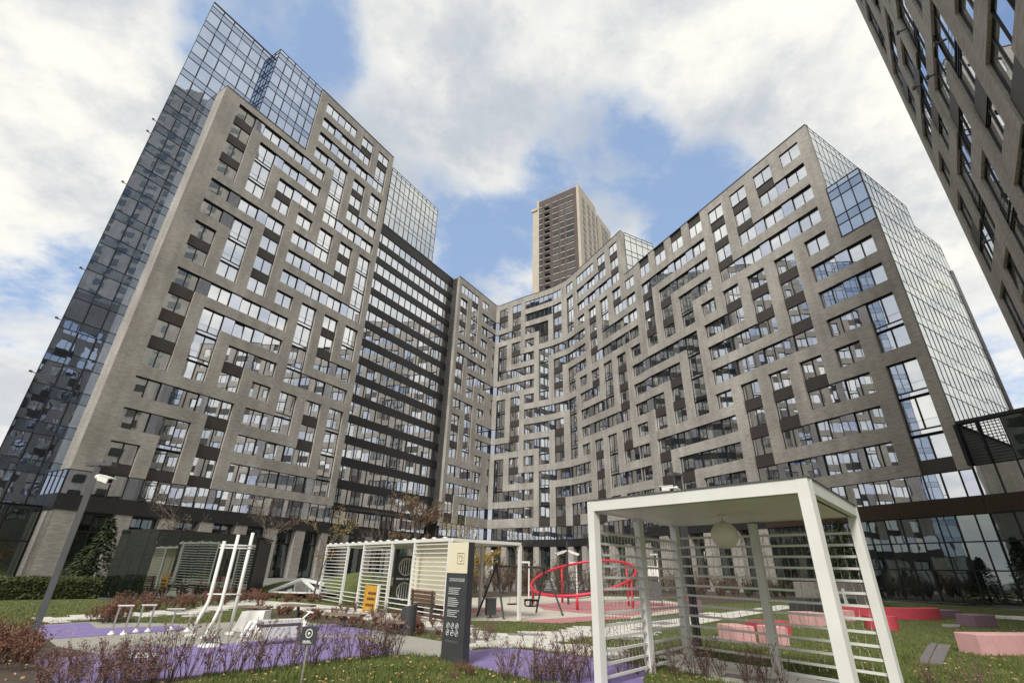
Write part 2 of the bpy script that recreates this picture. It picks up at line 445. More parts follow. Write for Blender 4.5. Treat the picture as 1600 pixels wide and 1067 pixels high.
class Col:
    def __init__(s, nm, kind, p0, p1, zbot, ztop):
        s.nm = nm; s.kind = kind; s.p0 = Vector(p0); s.p1 = Vector(p1); s.zbot = zbot; s.ztop = ztop
        d = (s.p1 - s.p0).normalized(); s.d = d; s.inw = Vector((-d.y, d.x))

TALL = 0.72
DEPTHS = {'B': 0.0, 'W': 0.29, 'F': 0.12, 'V': 0.15, 'D': 0.20, 'G': 0.25}
def build_facade(root, cols, z1, nrows, runs, dark, glassy, flush, extra_dark=(), gl=None, brick_heads=False, dscale=1.0):
    DEPTH = {k: v * dscale for k, v in DEPTHS.items()}
    """runs: row -> list of (first,last) column names; dark/glassy: row -> names whose spandrel below the row is a panel / glass"""
    idx = {c.nm: i for i, c in enumerate(cols)}
    head = lambda r: z1 + FL * (r - 1)
    sill = lambda r: head(r) - WIN
    nz = 2 * nrows + 1
    def zr(ci, zi):
        c = cols[ci]
        lo = c.zbot if zi == 0 else (sill((zi + 1) // 2) if zi % 2 else head(zi // 2))
        hi = (head((zi + 1) // 2) if zi % 2 else (sill(zi // 2 + 1) if zi // 2 < nrows else 1e9))
        return max(lo, c.zbot), min(hi, c.ztop)
    st = {}
    for r, rl in runs.items():
        for a, b in rl:
            for ci in range(idx[a], idx[b] + 1):
                st[ci, 2 * r - 1] = ('F' if r in flush else 'W') if cols[ci].kind == 'b' else ('F' if r in flush else 'V')
    for dct, t in ((dark, 'D'), (glassy, 'G')):
        for r, names in dct.items():
            for nm in names: st[idx[nm], 2 * (r - 1)] = t
    for nm, zi in extra_dark: st[idx[nm], zi] = 'D'
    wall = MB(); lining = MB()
    def pt(c, p, dep, z):
        q = p + c.inw * dep; return (q.x, q.y, z)
    for ci, c in enumerate(cols):
        for zi in range(nz):
            lo, hi = zr(ci, zi)
            if hi - lo < 0.01: continue
            s = st.get((ci, zi), 'B')
            if s == 'B':
                wall.quad(pt(c, c.p0, 0, lo), pt(c, c.p1, 0, lo), pt(c, c.p1, 0, hi), pt(c, c.p0, 0, hi))
            elif s == 'D':
                w = (c.p1 - c.p0).length
                k = ('panel', round(w, 2), round(hi - lo, 2))
                if k not in MESHC: MESHC[k] = MB().box(0, 0, 0, w, 0.05, hi - lo).mesh('spandrel_panel', PANEL)
                q = c.p0 + c.inw * DEPTH['D']
                put(MESHC[k], 'spandrel_panel', root, (q.x, q.y, lo), math.atan2(c.d.y, c.d.x))
            elif s == 'G':
                add_window(root, c.p0, c.p1, lo + .1, hi - TALL, DEPTH['G'], 1, GLASS, 'spandrel_glass', 0.06)
            else:
                npan = 1 if c.kind == 'p' else 2
                m = gl or (GLASS_PIER if c.kind == 'p' else GLASS)
                add_window(root, c.p0, c.p1, lo - (TALL if st.get((ci, zi - 1)) == 'G' else 0), hi, DEPTH[s], npan, m, 'window', 0.07 if c.kind == 'b' else 0.03)
            # reveals to the right neighbour
            if ci + 1 < len(cols):
                l2, h2 = zr(ci + 1, zi)
                s2 = st.get((ci + 1, zi), 'B') if h2 - l2 > 0.01 else 'B'
            else: s2 = 'B'
            a, b = DEPTH[s], DEPTH[s2]
            if abs(a - b) > 1e-6:
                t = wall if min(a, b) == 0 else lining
                lo_, hi_ = sorted((a, b)); 
                q = (pt(c, c.p1, lo_, lo), pt(c, c.p1, hi_, lo), pt(c, c.p1, hi_, hi), pt(c, c.p1, lo_, hi))
                t.quad(*(q if a > b else q[::-1]))
            if ci == 0 and s != 'B':
                wall.quad(pt(c, c.p0, 0, lo), pt(c, c.p0, DEPTH[s], lo), pt(c, c.p0, DEPTH[s], hi), pt(c, c.p0, 0, hi))
            # soffit / sill to the cell above
            s3 = st.get((ci, zi + 1), 'B')
            a, b = DEPTH[s], DEPTH[s3]
            if hi < c.ztop - 0.01 and abs(a - b) > 1e-6:
                lo_, hi_ = sorted((a, b))
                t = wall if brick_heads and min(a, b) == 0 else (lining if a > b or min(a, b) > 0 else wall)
                q = (pt(c, c.p0, lo_, hi), pt(c, c.p1, lo_, hi), pt(c, c.p1, hi_, hi), pt(c, c.p0, hi_, hi))
                t.quad(*(q if b > a else q[::-1]))
    wall.build('brick_wall', BRICK, root)
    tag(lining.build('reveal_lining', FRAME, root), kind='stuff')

def base_storey(root, cols, zb, z0, z1, z2, columns=True, depth_g=0.9, louvre=False, skip=()):
    """zb: ground; z0..z1: dark band; z1..z2: continuous glazing; below z0 glazing between brick columns"""
    band = MB(); soff = MB()
    for c in cols:
        npan = 1 if c.kind == 'p' else 2
        w = (c.p1 - c.p0).length
        if w < 0.5 or c.kind == 'w':
            q0, q1 = c.p0 + c.inw * 0.1, c.p1 + c.inw * 0.1
            band.quad((q0.x, q0.y, z1), (q1.x, q1.y, z1), (q1.x, q1.y, z2), (q0.x, q0.y, z2))
        else:
            add_window(root, c.p0, c.p1, z1, z2, 0.10, npan, GLASS if c.kind == 'b' else GLASS_PIER, 'band_window', 0.05)
        q0, q1 = c.p0 - c.inw * 0.02, c.p1 - c.inw * 0.02
        i0, i1 = c.p0 + c.inw * depth_g, c.p1 + c.inw * depth_g
        band.quad((q0.x, q0.y, z0), (q1.x, q1.y, z0), (q1.x, q1.y, z1), (q0.x, q0.y, z1))
        band.quad((q0.x, q0.y, z1), (q1.x, q1.y, z1), (i1.x, i1.y, z1), (i0.x, i0.y, z1))
        band.quad((i0.x, i0.y, z0), (i1.x, i1.y, z0), (q1.x, q1.y, z0), (q0.x, q0.y, z0))
        band.quad((i0.x, i0.y, z2), (i1.x, i1.y, z2), (c.p1.x, c.p1.y, z2), (c.p0.x, c.p0.y, z2))
        if c.nm in skip: continue
        if columns and c.kind != 'b':
            b = MB(); i = 0.9
            poly = [c.p0 + c.inw * 0.03, c.p1 + c.inw * 0.03, c.p1 + c.inw * (i + .3), c.p0 + c.inw * (i + .3)]
            b.prism(poly, zb, z0); b.build('column', BRICK, root)
        elif columns:
            zt = z0 - 1.55
            a0, a1 = c.p0, c.p1
            add_window(root, a0, a1, zt, z0, depth_g - 0.1, 2, GLASS_DK, 'transom_window', 0.06)
            add_window(root, a0, a1, zb + 0.05, zt, depth_g - 0.1, 2, GLASS_DK, 'shop_window', 0.07)
        else:
            n = 2 if c.kind == 'b' else 1
            zs = [zb + 0.15, zb + 2.3, zb + 4.2, z0]
            for k in range(3):
                add_window(root, c.p0, c.p1, zs[k], zs[k + 1], 0.08, n, GLASS_DK, 'shop_window', 0.045, 0.25)
    band.build('dark_band', BLACKM, root)
    if louvre:
        f = MB()
        for c in cols:
            L = (c.p1 - c.p0).length; n = int(L / 0.11)
            for k in range(n):
                q = c.p0 + c.d * ((k + .5) * L / n) - c.inw * 0.06
                f.obox((q.x, q.y, (z0 + z1) / 2), (0.045, 0.07, z1 - z0 - 0.04), math.atan2(c.d.y, c.d.x))
        tag(f.build('louvre_fins', BRONZE, root), kind='stuff')

def curtain(root, p0, p1, zs, ncol, m_v, m_s, depth=0.0, first_spandrel=False, bar=0.05, pane_parts=True, skip=None, alt_frames=False, bdep=0.09):
    """glass curtain wall: zs = list of levels, alternately spandrel and vision"""
    p0, p1 = Vector(p0), Vector(p1); d = p1 - p0; Lw = d.length; d /= Lw; inw = Vector((-d.y, d.x)); rz = math.atan2(d.y, d.x)
    g = MB(); w = Lw / ncol
    for k in range(ncol + 1):
        q = p0 + d * (w * k) + inw * depth
        g.obox((q.x, q.y, (zs[0] + zs[-1]) / 2), (bar, bdep, zs[-1] - zs[0]), rz)
    for z in zs:
        q = p0 + d * (Lw / 2) + inw * (depth + 0.002)
        g.obox((q.x, q.y, z), (Lw, bdep - .004, bar), rz)
    sp = MB()
    for i in range(len(zs) - 1):
        vision = (i % 2 == 0) != first_spandrel
        for k in range(ncol):
            if skip and skip(k, i): continue
            q = p0 + d * (w * (k + .5)) + inw * (depth + 0.01)
            zc = (zs[i] + zs[i + 1]) / 2; h = zs[i + 1] - zs[i]
            if not vision and not pane_parts:
                sp.obox((q.x, q.y, zc), (w - bar + .01, 0.02, h - bar + .01), rz); continue
            o = put(pane_mesh(w - bar + .01, h - bar + .01, m_v if vision else m_s), 'pane', root, (q.x, q.y, zc), rot=(jit(.3), 0, rz + jit(.3)))
            if alt_frames and vision and k % 3 != 0:
                g.obox((q.x - d.x * (w / 2 - .05), q.y - d.y * (w / 2 - .05), zc), (0.10, 0.11, h - bar), rz)
    g.build('mullion_grid', FRAME, root)
    if sp.f: tag(sp.build('spandrel_panes', m_s, root), kind='stuff')

def levels(z0, z1, sp=1.05, top_first=True):
    """levels counted down from z1: each storey = vision (lower) + spandrel (upper)"""
    out = [z1]; z = z1
    while True:
        z -= sp
        if z < z0 + 0.4: break
        out.append(z)
        z -= FL - sp
        if z < z0 + 0.4: break
        out.append(z)
    out.append(z0)
    return out[::-1]

V2 = lambda x, y: Vector((x, y))
# ---------------------------------------------------------------- left brick block
LA = rad(58.634); LD = V2(math.cos(LA), math.sin(LA)); LN = V2(LD.y, -LD.x)      # LN: outwards
LO = V2(-36.74, 44.36); LP = 3.814
def LQ(u, off=0.0): return LO + LD * u - LN * off
LZ1 = 11.45
cols = [Col('e0', 'p', LQ(-2.1), LQ(0), 8.5, 57.4)]
for i in range(1, 8):
    hi = 70.65 if i >= 4 else 57.4
    u = (i - 1) * LP
    cols.append(Col('B%d' % i, 'b', LQ(u), LQ(u + BAYW), 8.5, hi))
    cols.append(Col('p%d' % i, 'p', LQ(u + BAYW), LQ(u + LP if i < 7 else 26.35), 8.5, 70.65 if i >= 3 else 57.4))
def S(*names): return [(a, a) for a in names]
def seq(pfx, a, b): return ['%s%d' % (pfx, i) for i in range(a, b + 1)]
lruns = {19: [('B4', 'B5')] + S('B6', 'B7'), 18: [('B4', 'B6')] + S('B7'), 17: [('B4', 'B7')], 16: [('B4', 'B5')] + S('B6', 'B7'),
         15: [('B1', 'B4')] + S('B5', 'B6', 'B7'), 14: S('B1') + [('B2', 'B4')] + S('B5') + [('B6', 'B7')], 13: S('B1', 'B2') + [('B3', 'B4'), ('B5', 'B7')],
         12: S(*seq('B', 1, 7)), 11: [('B1', 'B3'), ('B4', 'B5')] + S('B6', 'B7'), 10: [('B1', 'B2')] + S('B3') + [('B4', 'B6')] + S('B7'),
         9: S('B1', 'B2', 'B3') + [('B4', 'B7')], 8: S(*seq('B', 1, 7)), 7: [('B1', 'B4')] + S('B5', 'B6', 'B7'), 6: S('B1') + [('B2', 'B4')] + S('B5') + [('B6', 'B7')],
         5: S('B1', 'B2') + [('B3', 'B4'), ('B5', 'B7')], 4: S(*seq('B', 1, 7)), 3: [('B1', 'B3'), ('B4', 'B5')] + S('B6', 'B7'),
         2: [('B1', 'B2')] + S('B3') + [('B4', 'B6')] + S('B7'), 1: S('B1', 'B2', 'B3') + [('B4', 'B7')]}
ldark = {19: ['B6', 'B7'], 16: ['B6'], 15: ['B1', 'B6'], 14: ['B1'], 13: ['B1', 'B3'], 12: ['B6'], 11: ['B3', 'B6'], 10: ['B3'], 9: ['B1', 'B3'], 8: ['B6'],
         7: ['B1', 'B6'], 6: ['B1'], 5: ['B1', 'B3'], 4: ['B6'], 3: ['B3', 'B6'], 2: ['B3'], 1: ['B1', 'B2', 'B3']}
lglas = {18: ['B7'], 16: ['B5', 'B7'], 15: ['B5'], 14: ['B2', 'B5'], 13: ['B2'], 12: ['B5', 'B7'], 11: ['B7'], 10: ['B2', 'B7'], 9: ['B2'], 8: ['B5', 'B7'],
         7: ['B5'], 6: ['B2', 'B5'], 5: ['B2'], 4: ['B5', 'B7'], 3: ['B7'], 2: ['B2', 'B7']}
b0 = LQ(12)
LB = thing('apartment_block', 'tall grey brown brick block with maze of windows, left of the dark ribbon-windowed link', 'building', (b0.x, b0.y, 0), group='courtyard apartment blocks')
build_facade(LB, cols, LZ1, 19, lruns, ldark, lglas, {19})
base_storey(LB, cols, 0, 5.2, 6.45, 8.5)
core = MB(); D = 18
core.prism([LQ(-2.08, .6), LQ(10.4, .6), LQ(10.4, D), LQ(-2.08, D)], 5.0, 56.9)
core.prism([LQ(10.42, .6), LQ(26.33, .6), LQ(26.33, D), LQ(10.42, D)], 5.0, 70.2)
core.build('inner_core', COREM, LB)
side = MB()
def wallq(b, a, c, z0, z1): b.quad((a.x, a.y, z0), (c.x, c.y, z0), (c.x, c.y, z1), (a.x, a.y, z1))
wallq(side, LQ(-2.1, 3), LQ(-2.1), 0, 57.4)
wallq(side, LQ(10.09, 6), LQ(10.09), 57.4, 70.65)
wallq(side, LQ(26.35), LQ(26.35, D), 8.5, 70.65)
wallq(side, LQ(26.35, .9), LQ(26.35, D), 0, 8.5)
side.build('side_wall', BRICK, LB)
rf = MB()
rf.prism([LQ(-2.1), LQ(10.05), LQ(10.05, D), LQ(-2.1, D)], 57.2, 57.45); rf.prism([LQ(10.09), LQ(26.35), LQ(26.35, D), LQ(10.09, D)], 70.45, 70.75)
rf.build('roof_coping', PANEL, LB)

# ---------------------------------------------------------------- recessed glass tower at the left end
OFFG = 2.2
g0, g1 = LQ(-6.42, OFFG), LQ(2.45, OFFG)
GT = thing('glass_tower', 'tall blue-grey glass curtain wall slab rising behind the brick block corner', 'building', (g0.x, g0.y, 0))
ZT = 70.6
lv = levels(5.5, ZT - 0.75) + [ZT]
nl = len(lv)
curtain(GT, g0, g1, lv, 6, GLASS_CW, GLASS_SP, first_spandrel=False, skip=lambda k, i: k >= 3 and lv[i + 1] < 55, alt_frames=True)
bk = V2(-0.60, 0.80)
core = MB(); core.prism([g0 + V2(-LN.x, -LN.y) * .12, g1 + V2(-LN.x, -LN.y) * .12, LQ(2.45, 20), g0 + bk * 14], 0, ZT - 0.1); core.build('inner_core', BLACKM, GT)
cp = MB(); cp.prism([g0 + V2(LN.x, LN.y) * .06, g1 + V2(LN.x, LN.y) * .06, LQ(2.45, 20), g0 + bk * 14], ZT - 0.08, ZT + 0.1); cp.build('roof_coping', FRAME, GT)
sm = MB(); a = g0 - LD * 0.05
for z in (16.2, 21.5, 27, 38, 45.6, 47.5):                  # small facade lights on brackets along the edge
    sm = MB(); q = a - LD * .35
    sm.bar((a.x, a.y, z), (q.x, q.y, z), 0.06); sm.obox((q.x, q.y, z + .05), (0.22, 0.14, 0.16), LA)
    sm.build('facade_spotlight', LGREY, GT)
bs = MB(); a, b = LQ(-5.75, OFFG - .05), LQ(-2.2, OFFG - .05)
for k in range(2):
    add_window(GT, LQ(-6.42 + k * 2.1, OFFG), LQ(-4.32 + k * 2.1, OFFG), .05, 2.7, -.05, 1, GLASS_DK, 'shop_window', .07)
    add_window(GT, LQ(-6.42 + k * 2.1, OFFG), LQ(-4.32 + k * 2.1, OFFG), 2.7, 5.4, -.05, 1, GLASS_DK, 'shop_window', .07)
wl = MB(); wl.prism([LQ(-8.4, OFFG + .1), LQ(-6.5, OFFG + .1), LQ(-6.5, OFFG + 4), g0 + bk * 4 - LD * 2], 0, 5.4); wl.build('dark_base', BLACKM, GT)
for k in range(2):                                        # the glazed band wraps round the brick corner
    add_window(LB, LQ(-2.1, 2.2 - 1.1 * k), LQ(-2.1, 1.1 - 1.1 * k), 6.45, 8.5, -.12, 1, GLASS, 'band_window', .05)
wb2 = MB(); wb2.prism([LQ(-2.1, 2.2), LQ(-2.1, -.02), LQ(-2.22, -.02), LQ(-2.22, 2.2)][::-1], 5.2, 6.45); wb2.build('dark_band', BLACKM, LB)
# forward glass volume standing on the lower brick roof
v0, v1 = LQ(2.45, 0.25), LQ(10.06, 0.25)
GV = thing('glass_penthouse', 'blue glass volume standing on the stepped brick roof beside the taller glass slab', 'building', (v0.x, v0.y, 57.4))
lv2 = levels(57.5, 70.2) + [70.85]
curtain(GV, v0, v1, lv2, 6, GLASS_CW, GLASS_SP, alt_frames=True)
curtain(GV, LQ(2.45, 4.9), v0, lv2, 4, GLASS_CW, GLASS_SP)
core = MB(); core.prism([LQ(2.6, .4), LQ(10.0, .4), LQ(10.0, 15), LQ(2.6, 15)], 57.5, 70.8); core.build('inner_core', COREM, GV)

# ---------------------------------------------------------------- dark link with ribbon windows
OD = 3.0; DU0, DU1 = 26.4, 52.6
DK = thing('link_block', 'recessed dark block striped with continuous ribbon windows between two brick blocks', 'building', (LQ(39, OD).x, LQ(39, OD).y, 0))
NP = 17; pw = (DU1 - DU0) / NP
bands = MB(); mull = MB()
DZ1 = 11.35
prevz = 9.0
for r in range(1, 16):
    zh = DZ1 + FL * (r - 1); zs_ = zh - 1.95
    a, b = LQ(DU0, OD), LQ(DU1, OD)
    wallq(bands, a, b, prevz, zs_); prevz = zh
    i0, i1 = LQ(DU0, OD + .25), LQ(DU1, OD + .25)
    for z in (zs_, zh): bands.quad((a.x, a.y, z), (b.x, b.y, z), (i1.x, i1.y, z), (i0.x, i0.y, z))
    for k in range(NP):
        q = LQ(DU0 + pw * (k + .5), OD + .16)
        put(pane_mesh(pw - .06, 1.95, GLASS), 'pane', DK, (q.x, q.y, (zs_ + zh) / 2), rot=(jit(.4), 0, LA + jit(.4)))
    for k in range(NP + 1):
        q = LQ(DU0 + pw * k, OD + .12); mull.obox((q.x, q.y, (zs_ + zh) / 2), (.085, .1, 1.95), LA)
wallq(bands, LQ(DU0, OD), LQ(DU1, OD), prevz, 58.2)
bands.build('spandrel_bands', BLACKM, DK); tag(mull.build('mullions', FRAME, DK), kind='stuff')
core = MB(); core.prism([LQ(DU0, OD + .3), LQ(DU1, OD + .3), LQ(DU1, 16), LQ(DU0, 16)], 0, 58.1); core.build('inner_core', COREM, DK)
cp = MB(); cp.prism([LQ(DU0, OD - .05), LQ(50.3, OD - .05), LQ(50.3, 16), LQ(DU0, 16)], 58.1, 58.3); cp.build('roof_coping', PANEL, DK)
# canopy and lower storeys of the link
lw = MB(); lw.prism([LQ(DU0, 1.6), LQ(51.5, 1.6), LQ(51.5, OD), LQ(DU0, OD)], 8.55, 8.85); lw.build('canopy', PANEL, DK)
lb = MB(); wallq(lb, LQ(DU0, 2.95), LQ(DU1, 2.95), 5.3, 6.6); lb.build('dark_band', BLACKM, DK)
for k in range(11):
    u = DU0 + .3 + k * 2.3
    add_window(DK, LQ(u, OD), LQ(u + 2.25, OD), 6.6, 8.5, -0.12, 2, GLASS, 'band_window', 0.05)
    add_window(DK, LQ(u, OD), LQ(u + 2.25, OD), 0.05, 5.3, -0.12, 2, GLASS_DK, 'shop_window', 0.06)
    if k % 2 == 0:
        MB().prism([LQ(u - .55, 2.2), LQ(u + .45, 2.2), LQ(u + .45, 2.85), LQ(u - .55, 2.85)], 0, 5.3).build('column', BRICK, DK)
GP2 = thing('glass_penthouse', 'pale glass box on top of the dark ribbon-windowed block, above its roof edge', 'building', (LQ(29.4, OD).x, LQ(29.4, OD).y, 58.3))
lv3 = levels(58.35, 71.4) + [72.0]
curtain(GP2, LQ(29.0, OD), LQ(43.0, OD), lv3, 11, GLASS_GABLE, GLASS_GABLE, alt_frames=True, bar=0.045)
core = MB(); core.prism([LQ(29.0, OD + .12), LQ(43.0, OD + .12), LQ(43.0, 14), LQ(29.0, 14)], 58.35, 71.9); core.build('inner_core', COREM, GP2)

# ---------------------------------------------------------------- curved block (corner piece and bend)
RZ1 = 12.2
CT = 58.4
lang = math.atan2(12.41, 7.67); ld = V2(math.cos(lang), math.sin(lang)); l0 = V2(-11.57, 87.94)
def CL(u): return l0 + ld * u
CBOT = 8.6
cols = [Col('e0', 'p', CL(0), CL(0.95), CBOT, CT)]
u = 0.95
for k in (1, 2, 3):
    cols.append(Col('L%d' % k, 'b', CL(u), CL(u + 2.5), CBOT, CT)); u += 2.5
    if k < 3: cols.append(Col('lp%d' % k, 'p', CL(u), CL(u + 1.5), CBOT, CT)); u += 1.5
cols.append(Col('C1', 'p', CL(u), CL(13.75), CBOT, CT)); cols.append(Col('S', 'p', CL(13.75), CL(14.6), CBOT, CT))
cp_ = CL(14.6)
aleft = [(20, -3.0, 100.35), (19, -0.06, 98.0), (18, 2.84, 95.8), (17, 5.78, 93.7), (16, 8.7, 91.45), (15, 11.32, 88.5), (14, 13.0, 85.1), (13, 14.62, 81.6), (12, 16.2, 78.1), (11, 17.8, 74.6), (10, 19.36, 71.15)]
cols.append(Col('C2', 'p', cp_, V2(aleft[0][1], aleft[0][2]), CBOT, CT))
for k in range(10):
    n, x, y = aleft[k]; _, x2, y2 = aleft[k + 1]
    a, b = V2(x, y), V2(x2, y2); m = a + (b - a).normalized() * BAYW
    cols.append(Col('A%d' % n, 'b', a, m, CBOT, CT)); cols.append(Col('p%d' % n, 'p', m, b, CBOT, CT))
A = lambda i, j=None: ('A%d' % i, 'A%d' % (j if j is not None else i))
allA = [A(i) for i in range(20, 10, -1)]; Ls = S('L1', 'L2', 'L3')
cruns = {15: [('L1', 'L2'), ('L3', 'L3'), A(20), A(19), A(18, 16), A(15), A(14, 13), A(12), A(11)],
         14: S('L1', 'L2') + [('L3', 'A20'), A(19), A(18, 16), A(15), A(14, 12), A(11)],
         13: S('L1', 'L2') + [('L3', 'A19'), A(18, 17), A(16), A(15), A(14, 11)],
         12: Ls + allA,
         11: [('L1', 'L3'), A(20), A(19, 18), A(17, 14), A(13), A(12), ('A11', 'p11')],
         10: [('L1', 'L3'), A(20, 18), A(17), A(16, 14), A(13), ('A12', 'p11')],
         9: S('L1') + [('L2', 'L3'), ('C1', 'A18'), A(17), A(16), A(15, 14), ('A13', 'p11')],
         8: Ls + allA,
         7: [('L1', 'L2'), ('L3', 'L3'), A(20), A(19), A(18, 15), A(14, 13), A(12), A(11)],
         6: S('L1', 'L2') + [('L3', 'A20'), A(19), A(18, 16), A(15), A(14, 12), A(11)],
         5: S('L1', 'L2') + [('L3', 'A19'), A(18, 17), A(16), A(15), A(14, 11)],
         4: Ls + allA,
         3: [('L1', 'L3'), A(20), A(19, 18), A(17, 14), A(13), A(12), ('A11', 'p11')],
         2: [('L1', 'L3'), A(20, 18), A(17), A(16, 14), A(13), ('A12', 'p11')],
         1: S('L1') + [('L2', 'L3'), ('C1', 'A18'), A(17), A(16), A(15, 14), A(13), A(12), ('A11', 'p11')]}
for r in (12, 11, 10, 8, 7, 4, 3, 2): cruns[r].append(('S', 'S'))
N = lambda *k: ['A%d' % i for i in k]
cdark = {15: ['L2'] + N(20, 19, 12, 11), 14: ['L1'] + N(19, 16, 11), 13: ['L1'] + N(16), 12: N(19, 13, 11) + ['S'], 11: N(13) + ['S'], 10: ['L1'] + N(16, 13),
         9: ['L1'] + N(16), 8: N(19, 13, 11) + ['S'], 7: N(19, 11), 6: ['L1'] + N(19, 16, 11), 5: ['L1'] + N(16), 4: N(19, 13, 11) + ['S'], 3: N(13) + ['S'],
         2: ['L1'] + N(16, 13), 1: ['L1', 'L2'] + N(17, 16, 15, 13)}
cglas = {14: ['L2'] + N(15), 13: ['L2'] + N(17, 15), 12: N(20, 12), 11: N(20, 17, 12), 10: N(17), 9: ['L2'] + N(17, 15), 8: N(20, 12), 7: ['L2'] + N(20, 15, 12),
         6: ['L2'] + N(15), 5: ['L2'] + N(17, 15), 4: N(20, 12), 3: N(20, 17, 12), 2: N(17)}
CB = thing('apartment_block', 'grey brown brick block curving round the inner courtyard corner below the far tower', 'building', (2, 95, 0), group='courtyard apartment blocks')
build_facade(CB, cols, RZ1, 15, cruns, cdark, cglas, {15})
base_storey(CB, cols, 0, 5.3, 6.45, CBOT)
side = MB()
nb = V2(-ld.y, ld.x)
wallq(side, l0 + nb * 2.4, l0, 8.0, CT); side.quad(*[(q.x, q.y, 8.0) for q in (l0, l0 + nb * 2.4, CL(.95) + nb * 2.4, CL(.95))])
side.build('side_wall', BRICK, CB)
foot = [c.p0 + c.inw * .6 for c in cols] + [cols[-1].p1 + cols[-1].inw * .6 - cols[-1].d * .1]
back = [V2(33, 86), V2(10, 112), V2(-14, 106), l0 + nb * 9]
core = MB(); core.prism(foot + back, 5.0, CT - .3); core.build('inner_core', COREM, CB)
cop = MB()
for c in cols:
    i0, i1 = c.p0 + c.inw * .5, c.p1 + c.inw * .5; o0, o1 = c.p0 - c.inw * .04, c.p1 - c.inw * .04
    cop.prism([o0, o1, i1, i0], CT + .001, CT + .14)
cop.build('roof_coping', PANEL, CB)
# glazed end of the higher block above the straight wing
ge = V2(19.36, 71.15); gd = V2(math.cos(rad(28)), math.sin(rad(28)))
wallq_ = MB(); wallq(wallq_, ge, ge + gd * .9, 47.5, CT); wallq_.build('end_wall', BRICK, CB)
GE = thing('glass_gable', 'small glazed end wall of the curved block rising above the straight wing roof', 'glass wall', (ge.x, ge.y, 48.5))
lv4 = levels(48.6, CT - .6) + [CT]
curtain(GE, ge + gd * .95, ge + gd * 8.0, lv4, 5, GLASS_GABLE, GLASS_GABLE, bar=0.07)
cg = MB(); a = ge + gd * 8.4; cg.prism([a, a + gd * 5, a + gd * 5 + V2(-3, 6), a + V2(-3, 6)], 48.6, CT - .8); cg.build('stair_head', GLASS_GABLE, GE)

# ---------------------------------------------------------------- straight right wing
RA = rad(113.578); RDv = V2(math.cos(RA), math.sin(RA)); RO = V2(33.14, 39.04); RP = 3.826
def RQ(u, off=0.0):                                  # u grows away from the camera; off = into the building
    return RO + RDv * u + V2(RDv.y, -RDv.x) * off
WBOT = 9.2; WT = 48.7
cols = []
for i in range(10, 0, -1):
    u = (i - 1) * RP
    top = 32.75 if i == 1 else WT
    a = RQ(u) if i != 10 else V2(19.36, 71.15)
    m_ = a + (RQ(u) - RQ(u + 1)).normalized() * BAYW
    cols.append(Col('A%d' % i, 'b', a, m_, WBOT, top))
    cols.append(Col('p%d' % i, 'p', m_, RQ(u - RP) if i > 1 else RQ(-3.35), WBOT, top))
wruns = {12: [A(i) for i in range(10, 1, -1)],
         11: [('A10', 'A10'), A(9, 6), A(5), A(4), A(3, 2)],
         10: [A(10), A(9), A(8, 6), A(5), A(4, 2)],
         9: [A(10), A(9), A(8), A(7, 6), A(5, 2)],
         8: [A(i) for i in range(10, 1, -1)],
         7: [A(10, 7), A(6, 5), A(4), A(3), A(2, 1)],
         6: [A(10, 8), A(7), A(6, 4), A(3), A(2, 1)],
         5: [A(10, 9), A(8), A(7), A(6, 3), A(2, 1)],
         4: [A(i) for i in range(10, 0, -1)],
         3: [A(10), A(9, 6), A(5), A(4), A(3, 2), A(1)],
         2: [A(10), A(9), A(8, 6), A(5), A(4, 2), A(1)],
         1: [A(10), A(9), A(8), A(7, 6), A(5, 2), A(1)]}
wdark = {12: N(5, 4, 3), 11: N(9, 5, 4), 10: N(9, 8, 5), 9: N(9, 8), 8: N(5, 4, 3), 7: N(4, 3), 6: N(8, 3), 5: N(9, 8), 4: N(5, 4, 3), 3: N(9, 5, 4), 2: N(9, 8, 5), 1: N(9, 8, 1)}
wglas = {9: N(7), 7: N(7), 6: N(7), 5: N(7, 1), 3: N(1), 2: N(1)}
WD = {k: [n for n in v] for k, v in wdark.items()}
WB = thing('apartment_block', 'straight grey brown brick wing with maze of windows beside the glazed gable', 'building', (28, 51, 0), group='courtyard apartment blocks')
# spandrel lists name the panel BELOW a row
def below(d): return d
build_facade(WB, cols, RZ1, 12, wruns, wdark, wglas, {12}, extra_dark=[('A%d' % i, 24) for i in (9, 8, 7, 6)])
wb_cols = [c for c in cols if c.nm not in ('A5', 'p5', 'A4', 'p4', 'A3', 'p3', 'A2', 'p2', 'A1', 'p1')]
gl_cols = [c for c in cols if c not in wb_cols]
base_storey(WB, wb_cols, 0, 6.05, 7.25, WBOT)
base_storey(WB, gl_cols, 0, 6.05, 7.25, WBOT, columns=False, depth_g=0.4, louvre=True)
_g = V2(math.cos(rad(31.2)), math.sin(rad(31.2)))
foot = [cols[0].p0 + cols[0].inw * .6, RQ(0.5, .6), RQ(0.5) + _g * 15, V2(33, 86)]
core = MB(); core.prism(foot, 5.0, WT - .3); core.build('inner_core', COREM, WB)
cop = MB()
for c in cols[:-2]:
    i0, i1 = c.p0 + c.inw * .5, c.p1 + c.inw * .5; o0, o1 = c.p0 - c.inw * .04, c.p1 - c.inw * .04
    cop.prism([o0, o1, i1, i0], WT + .001, WT + .14)
cop.build('roof_coping', PANEL, WB)
